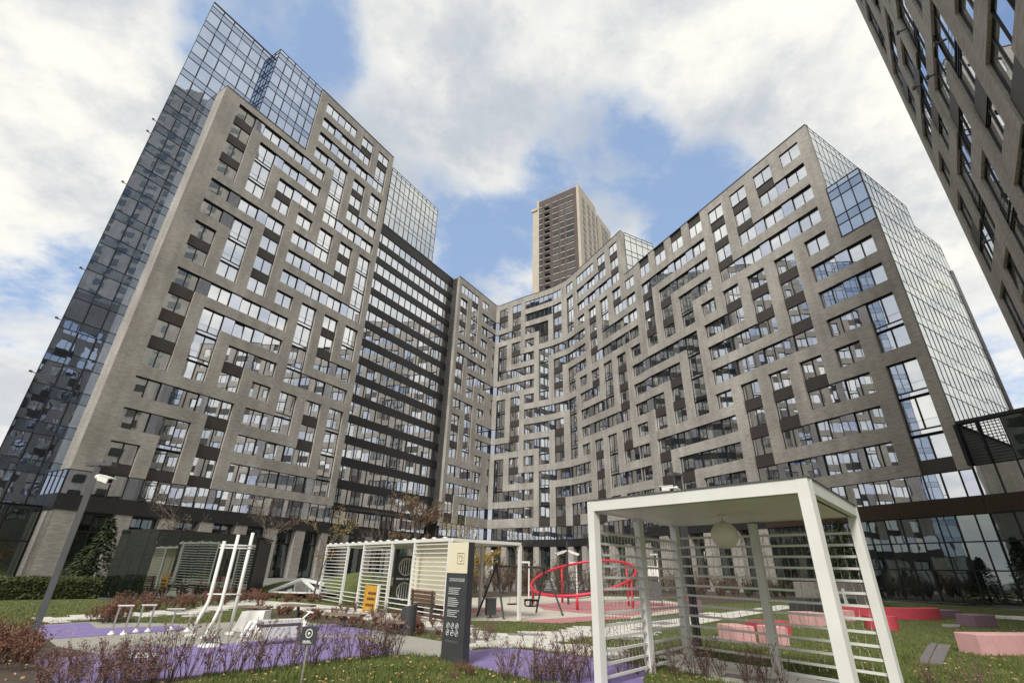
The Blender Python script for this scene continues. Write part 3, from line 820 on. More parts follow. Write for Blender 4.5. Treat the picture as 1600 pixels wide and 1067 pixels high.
# gable of glass: upper set-back part, corner box and lower part
gd = V2(math.cos(rad(31.2)), math.sin(rad(31.2)))
ka, kb = RQ(0.0), RQ(-3.36)
eb = MB(); wallq(eb, ka, ka + gd * .4, 32.8, WT); eb.build('end_wall', BRICK, WB)
GG = thing('glass_gable', 'large pale gridded glass gable wall beside the straight brick wing', 'glass wall', (kb.x, kb.y, 0))
curtain(GG, kb + gd * .3, kb + gd * 10.5, levels(12.7, 38.6) + [39.1], 9, GLASS_GABLE, GLASS_GABLE, bar=0.06, bdep=0.034, pane_parts=False)
curtain(GG, kb + gd * 10.5, kb + gd * 17.0, levels(12.7, 35.9) + [36.4], 6, GLASS_GABLE, GLASS_GABLE, bar=0.06, bdep=0.034, pane_parts=False)
curtain(GG, ka + gd * .42, ka + gd * 12.0, levels(38.4, WT - .6) + [WT], 10, GLASS_GABLE, GLASS_GABLE, bar=0.06, bdep=0.034, pane_parts=False)
vlv = levels(32.75, 38.4) + [39.05]
curtain(GG, ka - V2(gd.x, gd.y) * .02, kb, vlv, 3, GLASS_CW, GLASS_SP, bar=0.08)
edge = MB(); wallq(edge, kb, kb + gd * .3, 0, 39.05); edge.build('edge_trim', BRICK, GG)
core = MB()
core.prism([kb + gd * .75 + RDv * .15, kb + gd * 10.5 + RDv * .15, kb + gd * 10.5 + RDv * 3.3, kb + gd * .75 + RDv * 3.3], 9, 39.0)
core.prism([kb + gd * 10.52 + RDv * .15, kb + gd * 17 + RDv * .15, kb + gd * 17 + RDv * 3.4, kb + gd * 10.52 + RDv * 3.4], 9, 36.3)
core.prism([ka + gd * .8 + RDv * .15, ka + gd * 12 + RDv * .15, ka + gd * 12 + RDv * 8, ka + gd * .8 + RDv * 8], 9, WT - .1)
core.build('inner_core', COREM, GG)
dp = MB(); q = kb + gd * 17.1; dp.tube([(q.x, q.y, 9), (q.x, q.y, 33.0)], .18, 8); dp.build('downpipe', LGREY, GG)

# ---------------------------------------------------------------- low dark glass block at the right
LWB = thing('glass_block', 'low black glass block with bronze louvre band joining the brick wing', 'building', (RQ(-6).x, RQ(-6).y, 0))
lc = []
for k in range(5):
    a, b = RQ(-3.4 - k * 2.6), RQ(-3.4 - (k + 1) * 2.6)
    lc.append(Col('k%d' % k, 'b', a, b, 0, 12.65))
base_storey(LWB, lc, 0, 6.05, 7.25, 9.4, columns=False, depth_g=0.4, louvre=True)
for k, c in enumerate(lc):
    if k != 0:
        add_window(LWB, c.p0, c.p1, 9.4, 12.5, 0.08, 2, GLASS_DK, 'window', 0.05)
    else:
        b = MB()
        w = (c.p1 - c.p0).length
        for j in range(13):
            z = 9.6 + j * .22; b.bar((c.p0.x, c.p0.y, z), (c.p1.x, c.p1.y, z), .05)
        b.bar((c.p0.x, c.p0.y, 9.4), (c.p0.x, c.p0.y, 12.5), .3); m_ = (c.p0 + c.p1) / 2; b.bar((m_.x, m_.y, 9.4), (m_.x, m_.y, 12.5), .14)
        b.build('louvre_screen', FRAME, LWB)
core = MB(); core.prism([RQ(-3.5, .5), RQ(-16.4, .5), RQ(-16.4, 12), RQ(-3.5, 12)], 0, 9.4); core.prism([RQ(-6.1, .5), RQ(-16.4, .5), RQ(-16.4, 9), RQ(-6.1, 9)], 9.4, 12.5); core.build('inner_core', COREM, LWB)
cp = MB(); cp.prism([RQ(-3.4, -.03), RQ(-16.4, -.03), RQ(-16.4, .6), RQ(-3.4, .6)], 12.5, 12.75); cp.build('roof_coping', FRAME, LWB)

# ---------------------------------------------------------------- near tower on the right
TH = rad(40.76); TD = V2(math.sin(TH), math.cos(TH)); TC = V2(37.5 * math.sin(rad(49.6)), 37.5 * math.cos(rad(49.6)))
TN = V2(TD.y, -TD.x)                                # into the building
def TQ(s, off=0.0): return TC - TD * s + TN * off   # s grows towards the camera
TZ1 = 17.95 + EYE - 3.22 * 3
cols = []
NT = 7
for i in range(NT, 0, -1):                          # left to right seen from outside: near end first? wall seen from the left
    pass
order = []
s = 1.1
for i in range(1, NT + 1):
    order.append(('T%d' % i, 'b', s, s + BAYW)); order.append(('t%d' % i, 'p', s + BAYW, s + LP)); s += LP
# seen from outside the far end is on the left
cols = [Col('e0', 'p', TQ(0), TQ(1.1), 4.0, 52)] + [Col(n, k, TQ(a), TQ(b), 4.0, 52) for n, k, a, b in order]
T = lambda i, j=None: ('T%d' % i, 'T%d' % (j or i))
pat = [[T(1), T(2), T(3, 5), T(6), T(7)], [T(1, 2), T(3), T(4, 6), T(7)], [T(1), T(2, 3), T(4), T(5, 6), T(7)], [T(1), T(2), T(3), T(4, 5), T(6), T(7)],
       [T(1, 2), T(3), T(4), T(5, 7)], [T(1), T(2, 3), T(4), T(5), T(6, 7)], [T(1), T(2), T(3, 4), T(5, 6), T(7)], [T(1, 3), T(4), T(5), T(6), T(7)]]
truns = {r: pat[r % 8] for r in range(1, 13)}
tdark = {r: ['T%d' % k for k in (((2, 4), (1, 5), (3, 6), (4, 2), (5, 7), (1, 4), (3, 6), (2, 5))[r % 8])] for r in range(2, 13)}
tglas = {r: ['T%d' % k for k in (((3,), (4,), (5,), (1,), (3,), (2,), (4,), (7,))[r % 8])] for r in range(2, 13)}
NTW = thing('residential_tower', 'brick tower face with deep window reveals seen steeply from below', 'building', (TQ(12).x, TQ(12).y, 0))
build_facade(NTW, cols, TZ1, 12, truns, tdark, tglas, set(), brick_heads=True, dscale=.45)
core = MB(); core.prism([TQ(0.02, .6), TQ(s, .6), TQ(s, 18), TQ(0.02, 18)], 0, 51.8); core.build('inner_core', COREM, NTW)
side = MB(); wallq(side, TQ(0, 18), TQ(0), 0, 52); wallq(side, TQ(s), TQ(s, 18), 0, 52); wallq(side, TQ(0), TQ(s), 0, 4)
side.build('side_wall', BRICK, NTW)
for ss, z in ((6.2, 17.4), (7.0, 28.2), (10.6, 25.3), (9.4, 30.5), (14.2, 23.7)):
    a = TQ(ss, 0.0); b = TQ(ss, -.4)
    m_ = MB(); m_.bar((a.x, a.y, z), (b.x, b.y, z), .07); m_.obox((b.x, b.y, z), (.2, .14, .14), LA); m_.build('facade_spotlight', LGREY, NTW)

# ---------------------------------------------------------------- far tower behind
STONE = mat('cream_cladding', (0.46, 0.41, 0.33), 0.8, 0, 0.08, .3)
BROWNC = mat('brown_cladding', (0.10, 0.074, 0.068), 0.8, 0, 0.1, .3)
FT0, FT1, FT2 = V2(8.3, 175.8), V2(27.4, 162.7), V2(37.4, 177.4)
FH = 155.8
FTW = thing('high_rise_tower', 'distant slender high rise with brown face and cream edges behind the courtyard blocks', 'building', (22, 172, 0))
d1 = (FT1 - FT0).normalized(); n1_ = V2(d1.y, -d1.x); L1 = (FT1 - FT0).length
d2 = (FT2 - FT1).normalized(); n2_v = V2(d2.y, -d2.x); L2 = (FT2 - FT1).length
body = MB(); body.prism([FT0 + d1 * 2.6, FT1 - d1 * .0, FT2, FT0 + d1 * 2.6 + (FT2 - FT1)], 0, FH); body.build('brown_body', BROWNC, FTW)
cs = MB()
cs.prism([FT0 - n1_ * -.4, FT0 + d1 * 2.6 + n1_ * .4, FT0 + d1 * 2.6 + (FT2 - FT1), FT0 + (FT2 - FT1)], 0, FH - 4)
cs.prism([FT0 + n1_ * .9 - d1 * .6, FT0 + d1 * 2.7 + n1_ * .9, FT0 + d1 * 2.7 - n1_ * 5, FT0 - d1 * .6 - n1_ * 5], FH - 5, FH - 3.6)
cs.prism([FT0 + d1 * 2.3 + n1_ * .5, FT0 + d1 * 3.3 + n1_ * .5, FT0 + d1 * 3.3, FT0 + d1 * 2.3], 0, FH + .2)
cs.prism([FT1 - d1 * .9 + n1_ * .25, FT1 + n1_ * .25 + n2_v * .25, FT2 + n2_v * .25, FT2 - n2_v * .5, FT1 - d1 * .9 - n1_ * .5], 0, FH + .6)
cs.prism([FT2 + d2 * 3 - n2_v * .3, FT2 + d2 * 19 - n2_v * .3, FT2 + d2 * 19 - n2_v * 14, FT2 + d2 * 3 - n2_v * 14], 0, FH - 1)
cs.build('cream_piers', STONE, FTW)
br_ = MB(); br_.prism([FT2 - n2_v * 1.0, FT2 + d2 * 3.0 - n2_v * 1.0, FT2 + d2 * 3 - n2_v * 12, FT2 - n2_v * 12], 0, FH - 1); br_.build('recess_wall', BROWNC, FTW)
rail = MB()
for k in range(12):
    q = FT0 + d1 * (3 + k * 1.6); rail.bar((q.x, q.y, FH), (q.x, q.y, FH + 1.3), .12)
a, b = FT0 + d1 * 3, FT1; rail.bar((a.x, a.y, FH + 1.3), (b.x, b.y, FH + 1.3), .14); rail.build('roof_railing', STONE, FTW)
GLASS_FT = glass_mat('far_tower_glass', [(0.025, 0.025, 0.03), (0.09, 0.085, 0.08), (0.045, 0.04, 0.04)], 0.06, (0.9, 0.9, 0.95), 0.0)
fwm = MB().box(-.5, 0, -.5, .5, .12, .5)
def ftwin(p, d, w, h, z, nm='window', m=GLASS_FT):
    put(pane_mesh(w, h, m, .15), nm, FTW, (p.x, p.y, z), math.atan2(d.y, d.x))
lint = MB()
for r in range(24):
    z = FH - 5.2 - r * FL
    if z < 78: break
    for x, w in ((4.2, 1.5), (7.6, 2.1), (11.6, 2.6), (14.9, 1.7), (18.6, 3.6)):
        q = FT0 + d1 * x + n1_ * .1
        if abs(x - 7.6) < .1:
            ftwin(q, d1, w, 2.0, z)
            bq = q + n1_ * .55
            k = 'ftbalc'
            if k not in MESHC: MESHC[k] = MB().box(-1.2, -.5, -.05, 1.2, .5, .12).box(-1.2, -.55, .1, 1.2, -.48, 1.0).mesh('balcony', FRAME)
            put(MESHC[k], 'balcony', FTW, (bq.x, bq.y, z - 1.1), math.atan2(d1.y, d1.x))
        else: ftwin(q, d1, w, 2.3 if x > 18 else 1.8, z)
        lint.obox((q.x, q.y, z + 1.15), (w + .3, .5, .3), math.atan2(d1.y, d1.x))
    q = FT0 + d1 * 1.2 + n1_ * .35; ftwin(q, d1, 1.0, 1.7, z - 5, 'window')
    for x in (4.2, 9.6, 14.4):
        q = FT1 + d2 * x + n2_v * .32; ftwin(q + n2_v * .1, d2, 2.0, 1.9, z)
    for x in (6.5, 9.6, 12.4):
        q = FT2 + d2 * (x + 2) - n2_v * .24; ftwin(q + n2_v * .1, d2, 2.0, 1.9, z)
lint.build('lintels', STONE, FTW)

# ---------------------------------------------------------------- tall tower off to the right: seen only mirrored in the windows
HT_ = thing('residential_tower', 'very tall brick tower mirrored in the left column of windows', 'building', (70, 14, 0))
b = MB(); b.box(59, -10, 0, 84, 29.6, 150); b.build('brick_body', BRICK, HT_)
wmesh = MB().box(-.06, -1.2, -.95, 0, 1.2, .95).mesh('window', GLASS_DK)
for r in range(40):
    for k in range(7):
        put(wmesh, 'window', HT_, (58.97, -6 + k * 5.3, 8 + r * 3.5))

# block out of frame at the left: seen only mirrored in the black glass
LFT = thing('residential_block', 'dark brick block mirrored in the low black glass block', 'building', (-64, 8, 0))
b = MB(); b.box(-78, -25, 0, -53, 33, 37); b.build('brick_body', BRICK, LFT)
wm2 = MB().box(0, -1.2, -.95, .06, 1.2, .95).mesh('window', GLASS_DK)
for r in range(10):
    for k in range(10): put(wm2, 'window', LFT, (-52.97, -22 + k * 5.3, 5 + r * 3.2))

# ================================================================ ground
def poly_px(pts): return [G(x, y) for x, y in pts]
def sheet(name, pts, z, m, parent=None):
    b = MB(); b.quad(*[(p.x, p.y, z) for p in pts])
    me = b.mesh(name, m)
    import bmesh
    bm = bmesh.new(); bm.from_mesh(me); bmesh.ops.triangulate(bm, faces=bm.faces[:])
    for f in bm.faces:
        if f.normal.z < 0: f.normal_flip()
    bm.to_mesh(me); bm.free()
    o = bpy.data.objects.new(name, me); COL.objects.link(o)
    if parent is None: o['kind'] = 'structure'
    else: o.parent = parent
    return o
ASPH = mat('pale_paving', (0.20, 0.195, 0.185), 0.9, 0, 0.12, .5, 0.1, 30)
GRASSM = mat('lawn_turf', (0.066, 0.088, 0.020), 0.95, 0, 0.3, 2.2, 0.6, 60, col2=(0.12, 0.132, 0.038))
PURPLE = mat('purple_rubber_surface', (0.185, 0.14, 0.315), 0.85, 0, 0.06, 3.5, 0.12, 150, col2=(0.245, 0.195, 0.39))
BEIGER = mat('beige_rubber_surface', (0.33, 0.315, 0.27), 0.9, 0, 0.08, 10, 0.12, 150)
PINKR = mat('pink_rubber_surface', (0.45, 0.195, 0.20), 0.85, 0, 0.08, 10, 0.1, 150)
CREAMR = mat('cream_rubber_surface', (0.54, 0.49, 0.42), 0.85, 0, 0.08, 10, 0.1, 150)
PAVER = mat('white_concrete_paver', (0.60, 0.575, 0.51), 0.85, 0, 0.1, 4, 0.1, 80)
PAVERG = mat('grey_paver', (0.24, 0.225, 0.21), 0.9, 0, 0.15, 4, 0.1, 80)
SOIL = mat('planting_soil', (0.075, 0.052, 0.038), 1.0, 0, 0.35, 9, 0.5, 50)
b = MB(); b.quad((-1500, -1500, -0.03), (1500, -1500, -0.03), (1500, 1500, -0.03), (-1500, 1500, -0.03)); b.build('ground', ASPH)['kind'] = 'structure'
# lawn sheet, gently rolling
def lawn_h(x, y): return 0.03 * math.sin(x * .31 + 1.2) * math.sin(y * .23) - 0.015
lb = MB(); nx, ny = 60, 50; X0, X1, Y0, Y1 = -40, 33, -6, 42
for j in range(ny + 1):
    for i in range(nx + 1):
        x, y = X0 + (X1 - X0) * i / nx, Y0 + (Y1 - Y0) * j / ny
        lb.v.append((x, y, -0.008))
for j in range(ny):
    for i in range(nx):
        k = j * (nx + 1) + i; lb.f.append((k, k + 1, k + nx + 2, k + nx + 1))
lb.build('lawn', GRASSM)['kind'] = 'structure'
# paving in front of the facades
sheet('pavement', [V2(-60, 42), V2(60, 42), V2(60, 130), V2(-60, 130)], -0.004, ASPH)

AREAS = []          # polygons kept free of grass blades
def area(name, pts, z, m, px=True):
    pp = poly_px(pts) if px else pts
    AREAS.append([(p.x, p.y) for p in pp]); return sheet(name, pp, z, m)
area('sports_surface', [(40, 1004), (60, 976), (139, 971), (300, 974), (350, 972), (440, 966), (487, 973), (596, 986), (700, 1003), (745, 1012), (700, 1027), (640, 1022), (519, 1031), (411, 1046), (250, 1061), (90, 1078), (30, 1050)], 0.000, BEIGER)
area('purple_surface', [(55, 1031), (250, 1012), (365, 1004), (473, 995), (549, 995), (592, 1006), (621, 1018), (519, 1030), (411, 1045), (250, 1060), (95, 1076)], 0.005, PURPLE)
area('purple_surface', [(58, 977), (139, 972), (150, 981), (274, 977), (300, 983), (187, 991), (68, 999)], 0.005, PURPLE)
area('purple_surface', [(478, 976), (520, 974), (596, 988), (549, 993), (490, 991)], 0.005, PURPLE)
area('purple_surface', [(728, 1017), (788, 1011), (930, 1028), (1012, 1042), (1000, 1090), (850, 1068), (731, 1040)], 0.005, PURPLE)
area('play_surface', [(715, 934), (860, 930), (1000, 932), (1095, 946), (1060, 957), (985, 966), (870, 974), (800, 970), (722, 969)], 0.000, CREAMR)
area('pink_surface', [(835, 944), (900, 939), (990, 937), (1088, 947), (985, 962), (905, 957), (850, 952)], 0.005, PINKR)
area('pink_surface', [(806, 970), (925, 962), (985, 963.5), (985, 966), (870, 974)], 0.0075, PINKR)
area('pink_surface', [(733, 950), (786, 948), (786, 955), (735, 957)], 0.005, PINKR)

# white paver paths: each slab a piece of its own
def clip_in(poly, x, y):
    c = False; n = len(poly); j = n - 1
    for i in range(n):
        xi, yi = poly[i]; xj, yj = poly[j]
        if (yi > y) != (yj > y) and x < (xj - xi) * (y - yi) / (yj - yi) + xi: c = not c
        j = i
    return c
def path(name, px_poly, ang, L=1.2, W=0.6, m=PAVER, base=0.001, greys=0.0):
    pp = poly_px(px_poly); poly = [(p.x, p.y) for p in pp]
    AREAS.append(poly)
    root = sheet(name, pp, base, PAVERG)
    ca, sa = math.cos(ang), math.sin(ang)
    us = [x * ca + y * sa for x, y in poly]; vs_ = [-x * sa + y * ca for x, y in poly]
    mm = MB().box(-L / 2 + .012, -W / 2 + .012, 0, L / 2 - .012, W / 2 - .012, 0.02).mesh('paver', m)
    mg = MB().box(-L / 2 + .012, -W / 2 + .012, 0, L / 2 - .012, W / 2 - .012, 0.02).mesh('paver', PAVERG)
    j = 0; v = min(vs_); cnt = 0
    while v < max(vs_) + W:
        u = min(us) + (j % 3) * L / 3
        while u < max(us) + L:
            x, y = u * ca - v * sa, u * sa + v * ca
            if clip_in(poly, x, y) and cnt < 290:
                o = bpy.data.objects.new('paver', mg if RND.random() < greys else mm); COL.objects.link(o)
                o.location = (x, y, base + 0.004 + RND.uniform(0, .004)); o.rotation_euler = (0, 0, ang); o.parent = root; cnt += 1
            u += L
        v += W; j += 1
    return root
path('white_path', [(735, 984), (800, 993), (925, 979), (1010, 970), (1010, 1000), (925, 995), (866, 1004), (926, 1011), (985, 1020), (985, 1034), (926, 1026), (796, 1009), (735, 1010)], rad(8), 1.0, .5, greys=.08)
path('white_path', [(1079, 962), (1182, 950.5), (1275, 941), (1300, 945), (1225, 952), (1140, 967), (1079, 977), (1008, 984), (1008, 971)], rad(50), 1.2, .6, greys=.05)
path('white_path', [(1040, 1018), (1140, 1035), (1310, 1062), (1340, 1092), (1180, 1077), (1040, 1042)], rad(-35), 0.8, .4, greys=.08)
path('white_path', [(55, 966), (300, 952.5), (385, 937), (500, 944), (690, 969), (742, 983), (742, 993), (690, 988), (490, 957), (390, 947), (300, 959.5), (55, 973.5)], rad(-35), 0.9, .45, greys=.12)
path('white_path', [(1452, 958.5), (1600, 963), (1680, 966), (1680, 972), (1600, 968), (1452, 963)], rad(-60), 1.2, .6, greys=.5)
# ragged planting soil beneath the shrub beds
area('planting_bed', [(-60, 985), (55, 985), (90, 1010), (250, 1038), (330, 1060), (210, 1085), (60, 1090), (-80, 1080)], 0.002, SOIL)
area('planting_bed', [(380, 950), (490, 962), (690, 990), (690, 996), (590, 983), (480, 968), (380, 958)], 0.002, SOIL)
area('planting_bed', [(700, 934), (720, 925), (900, 921), (1060, 922), (1300, 930), (1270, 938), (1095, 943), (1000, 930), (860, 928), (715, 933)], 0.002, SOIL)
# two stone slab pairs and low flags in the right lawn
def slab(name, pts, z=0.03, label=None, m=SLABC, group=None):
    b = MB(); pp = [G(x, y) for x, y in pts]
    c = sum(((p.x) for p in pp)) / len(pp), sum((p.y for p in pp)) / len(pp)
    b.prism([(p.x, p.y) for p in pp], 0.0, z); AREAS.append([(p.x, p.y) for p in pp])
    o = b.build(name, m); tag(o, label, 'slab', group); return o
slab('stone_slab', [(1434, 1036), (1453, 1006), (1465, 1006), (1450, 1038)], .03, 'dark stone paving slab laid in the lawn, half of a joined pair', group='slab pair in the lawn')
slab('stone_slab', [(1451.5, 1038), (1466.5, 1006.5), (1486, 1009), (1473, 1040)], .03, 'dark stone paving slab laid in the lawn, half of a joined pair', group='slab pair in the lawn')
slab('stone_slab', [(1472, 979.5), (1473, 976), (1502, 976.5), (1499, 980.5)], .04, 'small pale stone slab in the lawn before the mauve block', m=PAVERG)
slab('stone_slab', [(1105, 1000), (1109, 995), (1142, 997), (1140, 1003)], .04, 'flat grey slab in grass seen through the near pergola screen', m=PAVERG)

# ---------------------------------------------------------------- grass blades (uncountable)
import array
def blades(name, n, sampler, hmin, hmax, m):
    v = []; f = []
    for _ in range(n):
        p = sampler()
        if p is None: continue
        x, y = p; a = RND.uniform(0, 6.28); h = RND.uniform(hmin, hmax); w = .007 + .006 * RND.random()
        lx, ly = math.cos(a + 1.3) * h * .5 * RND.random(), math.sin(a + 1.3) * h * .5 * RND.random()
        i = len(v); ca, sa = math.cos(a) * w, math.sin(a) * w
        v += [(x - ca, y - sa, 0), (x + ca, y + sa, 0), (x + lx, y + ly, h)]; f.append((i, i + 1, i + 2))
    me = bpy.data.meshes.new(name); me.from_pydata(v, [], f); me.materials.append(m)
    o = bpy.data.objects.new(name, me); COL.objects.link(o); o['kind'] = 'stuff'
    tag(o, 'short green lawn grass with scattered dry blades', 'grass'); return o
BLADE = mat('grass_blade', (0.075, 0.108, 0.020), 0.9, 0, 0.3, 1.5, col2=(0.17, 0.18, 0.055))
def in_areas(x, y): return any(clip_in(a, x, y) for a in AREAS)
def smp():
    for _ in range(6):
        px_, py_ = RND.uniform(-20, 1620), 1100 - 165 * RND.random() ** 1.5
        if py_ < 938: continue
        g = G(px_, py_)
        if not in_areas(g.x, g.y): return g.x, g.y
    return None
blades('grass', 120000, smp, .03, .085, BLADE)
LEAFD = mat('fallen_leaf', (0.30, 0.17, 0.06), 0.9, 0, 0.4, 3, col2=(0.50, 0.36, 0.16))
v = []; f = []
for _ in range(1650):
    p = smp() if _ < 1100 else (lambda g: (g.x, g.y))(G(RND.uniform(0, 1600), RND.uniform(955, 1070)))
    if not p: continue
    x, y = p; a = RND.uniform(0, 6.28); r = RND.uniform(.02, .045); z = .03 + RND.random() * .04; i = len(v)
    for k in range(4): v.append((x + r * math.cos(a + k * 1.57) * (1 if k % 2 else .6), y + r * math.sin(a + k * 1.57) * (1 if k % 2 else .6), z + RND.uniform(-.015, .015)))
    f.append((i, i + 1, i + 2, i + 3))
me = bpy.data.meshes.new('fallen_leaves'); me.from_pydata(v, [], f); me.materials.append(LEAFD)
o = bpy.data.objects.new('fallen_leaves', me); COL.objects.link(o); tag(o, 'dry brown leaves scattered over the lawn', 'leaves', kind='stuff')

# grassy mounds behind the long pergola
def mound(name, c, rx, ry, h, label):
    b = MB(); n = 28; m = 9
    for j in range(m + 1):
        t = j / m; r = t; z = h * (1 - t * t) ** 1.2
        for k in range(n):
            a = 2 * math.pi * k / n; q = 1 + .08 * math.sin(3 * a + c[0])
            b.v.append((c[0] + rx * r * q * math.cos(a), c[1] + ry * r * q * math.sin(a), z - .02))
    for j in range(m):
        for k in range(n):
            k2 = (k + 1) % n; b.f.append((j * n + k, (j + 1) * n + k, (j + 1) * n + k2, j * n + k2))
    o = b.build(name, GRASSM, smooth=True); o['kind'] = 'structure'; return o
mound('grass_mound', (-8.2, 31.5), 3.6, 3.0, 1.25, '')
mound('grass_mound', (-12.2, 31.0), 2.6, 1.7, .7, '')
mound('grass_mound', (-4.8, 27.5), 2.4, 2.2, .9, '')

# ================================================================ street furniture and play things
# ---- near pergola
PZ = 1.1 + EYE
f_l, f_r, b_r = V2(1.40, 8.78), V2(3.65, 5.96), V2(5.92, 8.51)
b_l = f_l + b_r - f_r
pc = (f_l + b_r) / 2
NPG = thing('pergola', 'cream white square pergola with slatted screens and a hanging globe lamp', 'pergola', (pc.x, pc.y, 0))
ex = (f_r - f_l).normalized(); ey = (b_l - f_l).normalized()
rz = math.atan2(ex.y, ex.x); PW = .14
def post(p, sx, sy, parent, w=PW, top=PZ, m=WHITEP, ex_=None, ey_=None):
    q = p + (ex_ or ex) * (sx * w / 2) + (ey_ or ey) * (sy * w / 2)
    return MB().obox((q.x, q.y, top / 2), (w, w, top), math.atan2((ex_ or ex).y, (ex_ or ex).x)).build('post', m, parent)
post(f_l, 1, 1, NPG); post(f_r, -1, 1, NPG); post(b_r, -1, -1, NPG); post(b_l, 1, -1, NPG)
ml = (f_l + b_l) / 2; mbk = (b_l + b_r) / 2
post(ml, 1, 0, NPG, .13, PZ - .2); post(mbk, 0, -1, NPG, .13, PZ - .2)
def rail(a, b, z, h, w, parent, name, m=WHITEP, side=0):
    d = (b - a); L = d.length; c = (a + b) / 2
    return MB().obox((c.x, c.y, z), (L, w, h), math.atan2(d.y, d.x)).build(name, m, parent)
FH_ = .17
for a, b in ((f_l + ex * PW, f_r - ex * PW), (b_l + ex * PW, b_r - ex * PW)):
    s_ = ey * (PW / 2) * (1 if a == f_l + ex * PW else -1)
    rail(a + s_, b + s_, PZ - FH_ / 2, FH_, PW - .01, NPG, 'fascia')
for a, b, sg in ((f_l + ey * PW, b_l - ey * PW, 1), (f_r + ey * PW, b_r - ey * PW, -1)):
    rail(a + ex * (sg * PW / 2), b + ex * (sg * PW / 2), PZ - FH_ / 2, FH_, PW - .01, NPG, 'fascia')
q = [f_l + ex * .1 + ey * .1, f_r - ex * .1 + ey * .1, b_r - ex * .1 - ey * .1, b_l + ex * .1 - ey * .1]
MB().prism([(p.x, p.y) for p in q], PZ - .17, PZ - .03).build('ceiling_panel', WHITEP, NPG)
q = [f_l - ex * .012 - ey * .012, f_r + ex * .012 - ey * .012, b_r + ex * .012 + ey * .012, b_l - ex * .012 + ey * .012]
MB().prism([(p.x, p.y) for p in q], PZ + .001, PZ + .016).build('roof_sheet', LGREY, NPG)
def screen(a, b, inward, parent, z0, z1, n, th=.038, wires=0.0):
    d = (b - a); L = d.length; ang = math.atan2(d.y, d.x)
    me = MB().box(-L / 2, -.015, -th / 2, L / 2, .015, th / 2).mesh('slat', WHITEP)
    c = (a + b) / 2 + inward
    for k in range(n):
        o = bpy.data.objects.new('slat', me); COL.objects.link(o); o.parent = parent
        o.location = Vector((c.x, c.y, z0 + (z1 - z0) * k / (n - 1))) - org(parent); o.rotation_euler = (0, 0, ang)
    if wires:
        w = MB(); nn = int(L / wires); dn = d / L; iw = inward.normalized()
        for k in range(nn):
            q = a + dn * ((k + .5) * L / nn) + inward - iw * .02
            pts = []; z = z1 + RND.uniform(.0, .02); k2 = 0
            while z > z0 + .02:
                q2 = q + dn * RND.uniform(-.02, .02); pts.append((q2.x, q2.y, z)); z -= RND.uniform(.10, .18)
            w.tube(pts, .0035, 4, False)
            for pnt in pts[1:]:
                if RND.random() < .75:
                    w.tube([pnt, (pnt[0] + dn.x * RND.uniform(-.035, .035), pnt[1] + dn.y * RND.uniform(-.035, .035), pnt[2] - RND.uniform(.015, .04))], .005, 4)
            # the cord drapes over the top slat in a loop
            if k + 1 < nn:
                q3 = a + dn * ((k + 1.5) * L / nn) + inward - iw * .02
                w.tube([(q.x, q.y, z1 - .12), ((q.x * 2 + q3.x) / 3, (q.y * 2 + q3.y) / 3, z1 + .055), ((q.x + 2 * q3.x) / 3, (q.y + 2 * q3.y) / 3, z1 + .045), (q3.x, q3.y, z1 - .1)], .005, 4, False)
        w.build('string_lights', WIREM, parent)
screen(f_l + ey * PW, ml - ey * .07, ex * .075, NPG, .12, PZ - .50, 13, wires=.11)
screen(ml + ey * .07, b_l - ey * PW, ex * .075, NPG, .12, PZ - .50, 13, wires=.11)
screen(b_l + ex * PW, mbk - ex * .07, -ey * .075, NPG, .12, PZ - .42, 13, wires=.13)
screen(mbk + ex * .07, b_r - ex * PW, -ey * .075, NPG, .12, PZ - .42, 13, wires=.13)
gc = onray = G(1133, 829)                              # globe hangs under the ceiling centre
r_ = ray(1132, 829); t_ = (pc.x * r_.x + pc.y * r_.y) / (r_.x ** 2 + r_.y ** 2); gz = EYE + r_.z * t_
LAMPG = thing('globe_lamp', 'opal globe pendant lamp hanging from the pergola ceiling', 'lamp', (pc.x, pc.y, PZ - .17))
zc = PZ - .17 - .33; Rg = .215
MB().lathe((pc.x, pc.y, zc), [(Rg * math.sin(math.pi * k / 16), -Rg * math.cos(math.pi * k / 16)) for k in range(1, 16)], 28).build('globe', GLOBE, LAMPG, smooth=True)
MB().lathe((pc.x, pc.y, PZ - .19), [(.055, 0), (.055, .02)], 16).tube([(pc.x, pc.y, PZ - .17), (pc.x, pc.y, zc + Rg - .02)], .012, 8).lathe((pc.x, pc.y, zc + Rg - .03), [(.05, 0), (.045, .03), (.02, .045)], 16).build('stem', STEEL, LAMPG)

# ---- long far pergola
q0, q1 = V2(-9.0, 26.2), V2(-1.9, 17.2); q2 = V2(-0.17, 19.85)
fx = (q1 - q0).normalized(); fy = V2(-fx.y, fx.x); FW = 3.1; FLn = (q1 - q0).length; TZ = 2.38
FPG = thing('pergola', 'long cream white pergola with five bays of horizontal slats and flat roof', 'pergola', ((q0.x + q1.x) / 2, (q0.y + q1.y) / 2, 0))
frz = math.atan2(fx.y, fx.x)
ts = [0.0, 0.245, 0.40, 0.635, 0.795, 1.0]
def FPt(t, off=0.0): return q0 + fx * (FLn * t) + fy * off
for t in ts:
    for off in (0.05, FW - .05):
        p = FPt(t, off); MB().obox((p.x, p.y, TZ / 2), (.1, .1, TZ), frz).build('post', WHITEP, FPG)
for off in (0.05, FW - .05):
    rail(FPt(0, off), FPt(1, off), TZ + .05, .1, .12, FPG, 'beam')
for t in (0, 1): rail(FPt(t, .11), FPt(t, FW - .11), TZ + .05, .1, .1, FPG, 'beam')
MB().prism([FPt(0.01, .11), FPt(.99, .11), FPt(.99, FW - .11), FPt(.01, FW - .11)], TZ + .02, TZ + .08).build('roof_sheet', WHITEP, FPG)
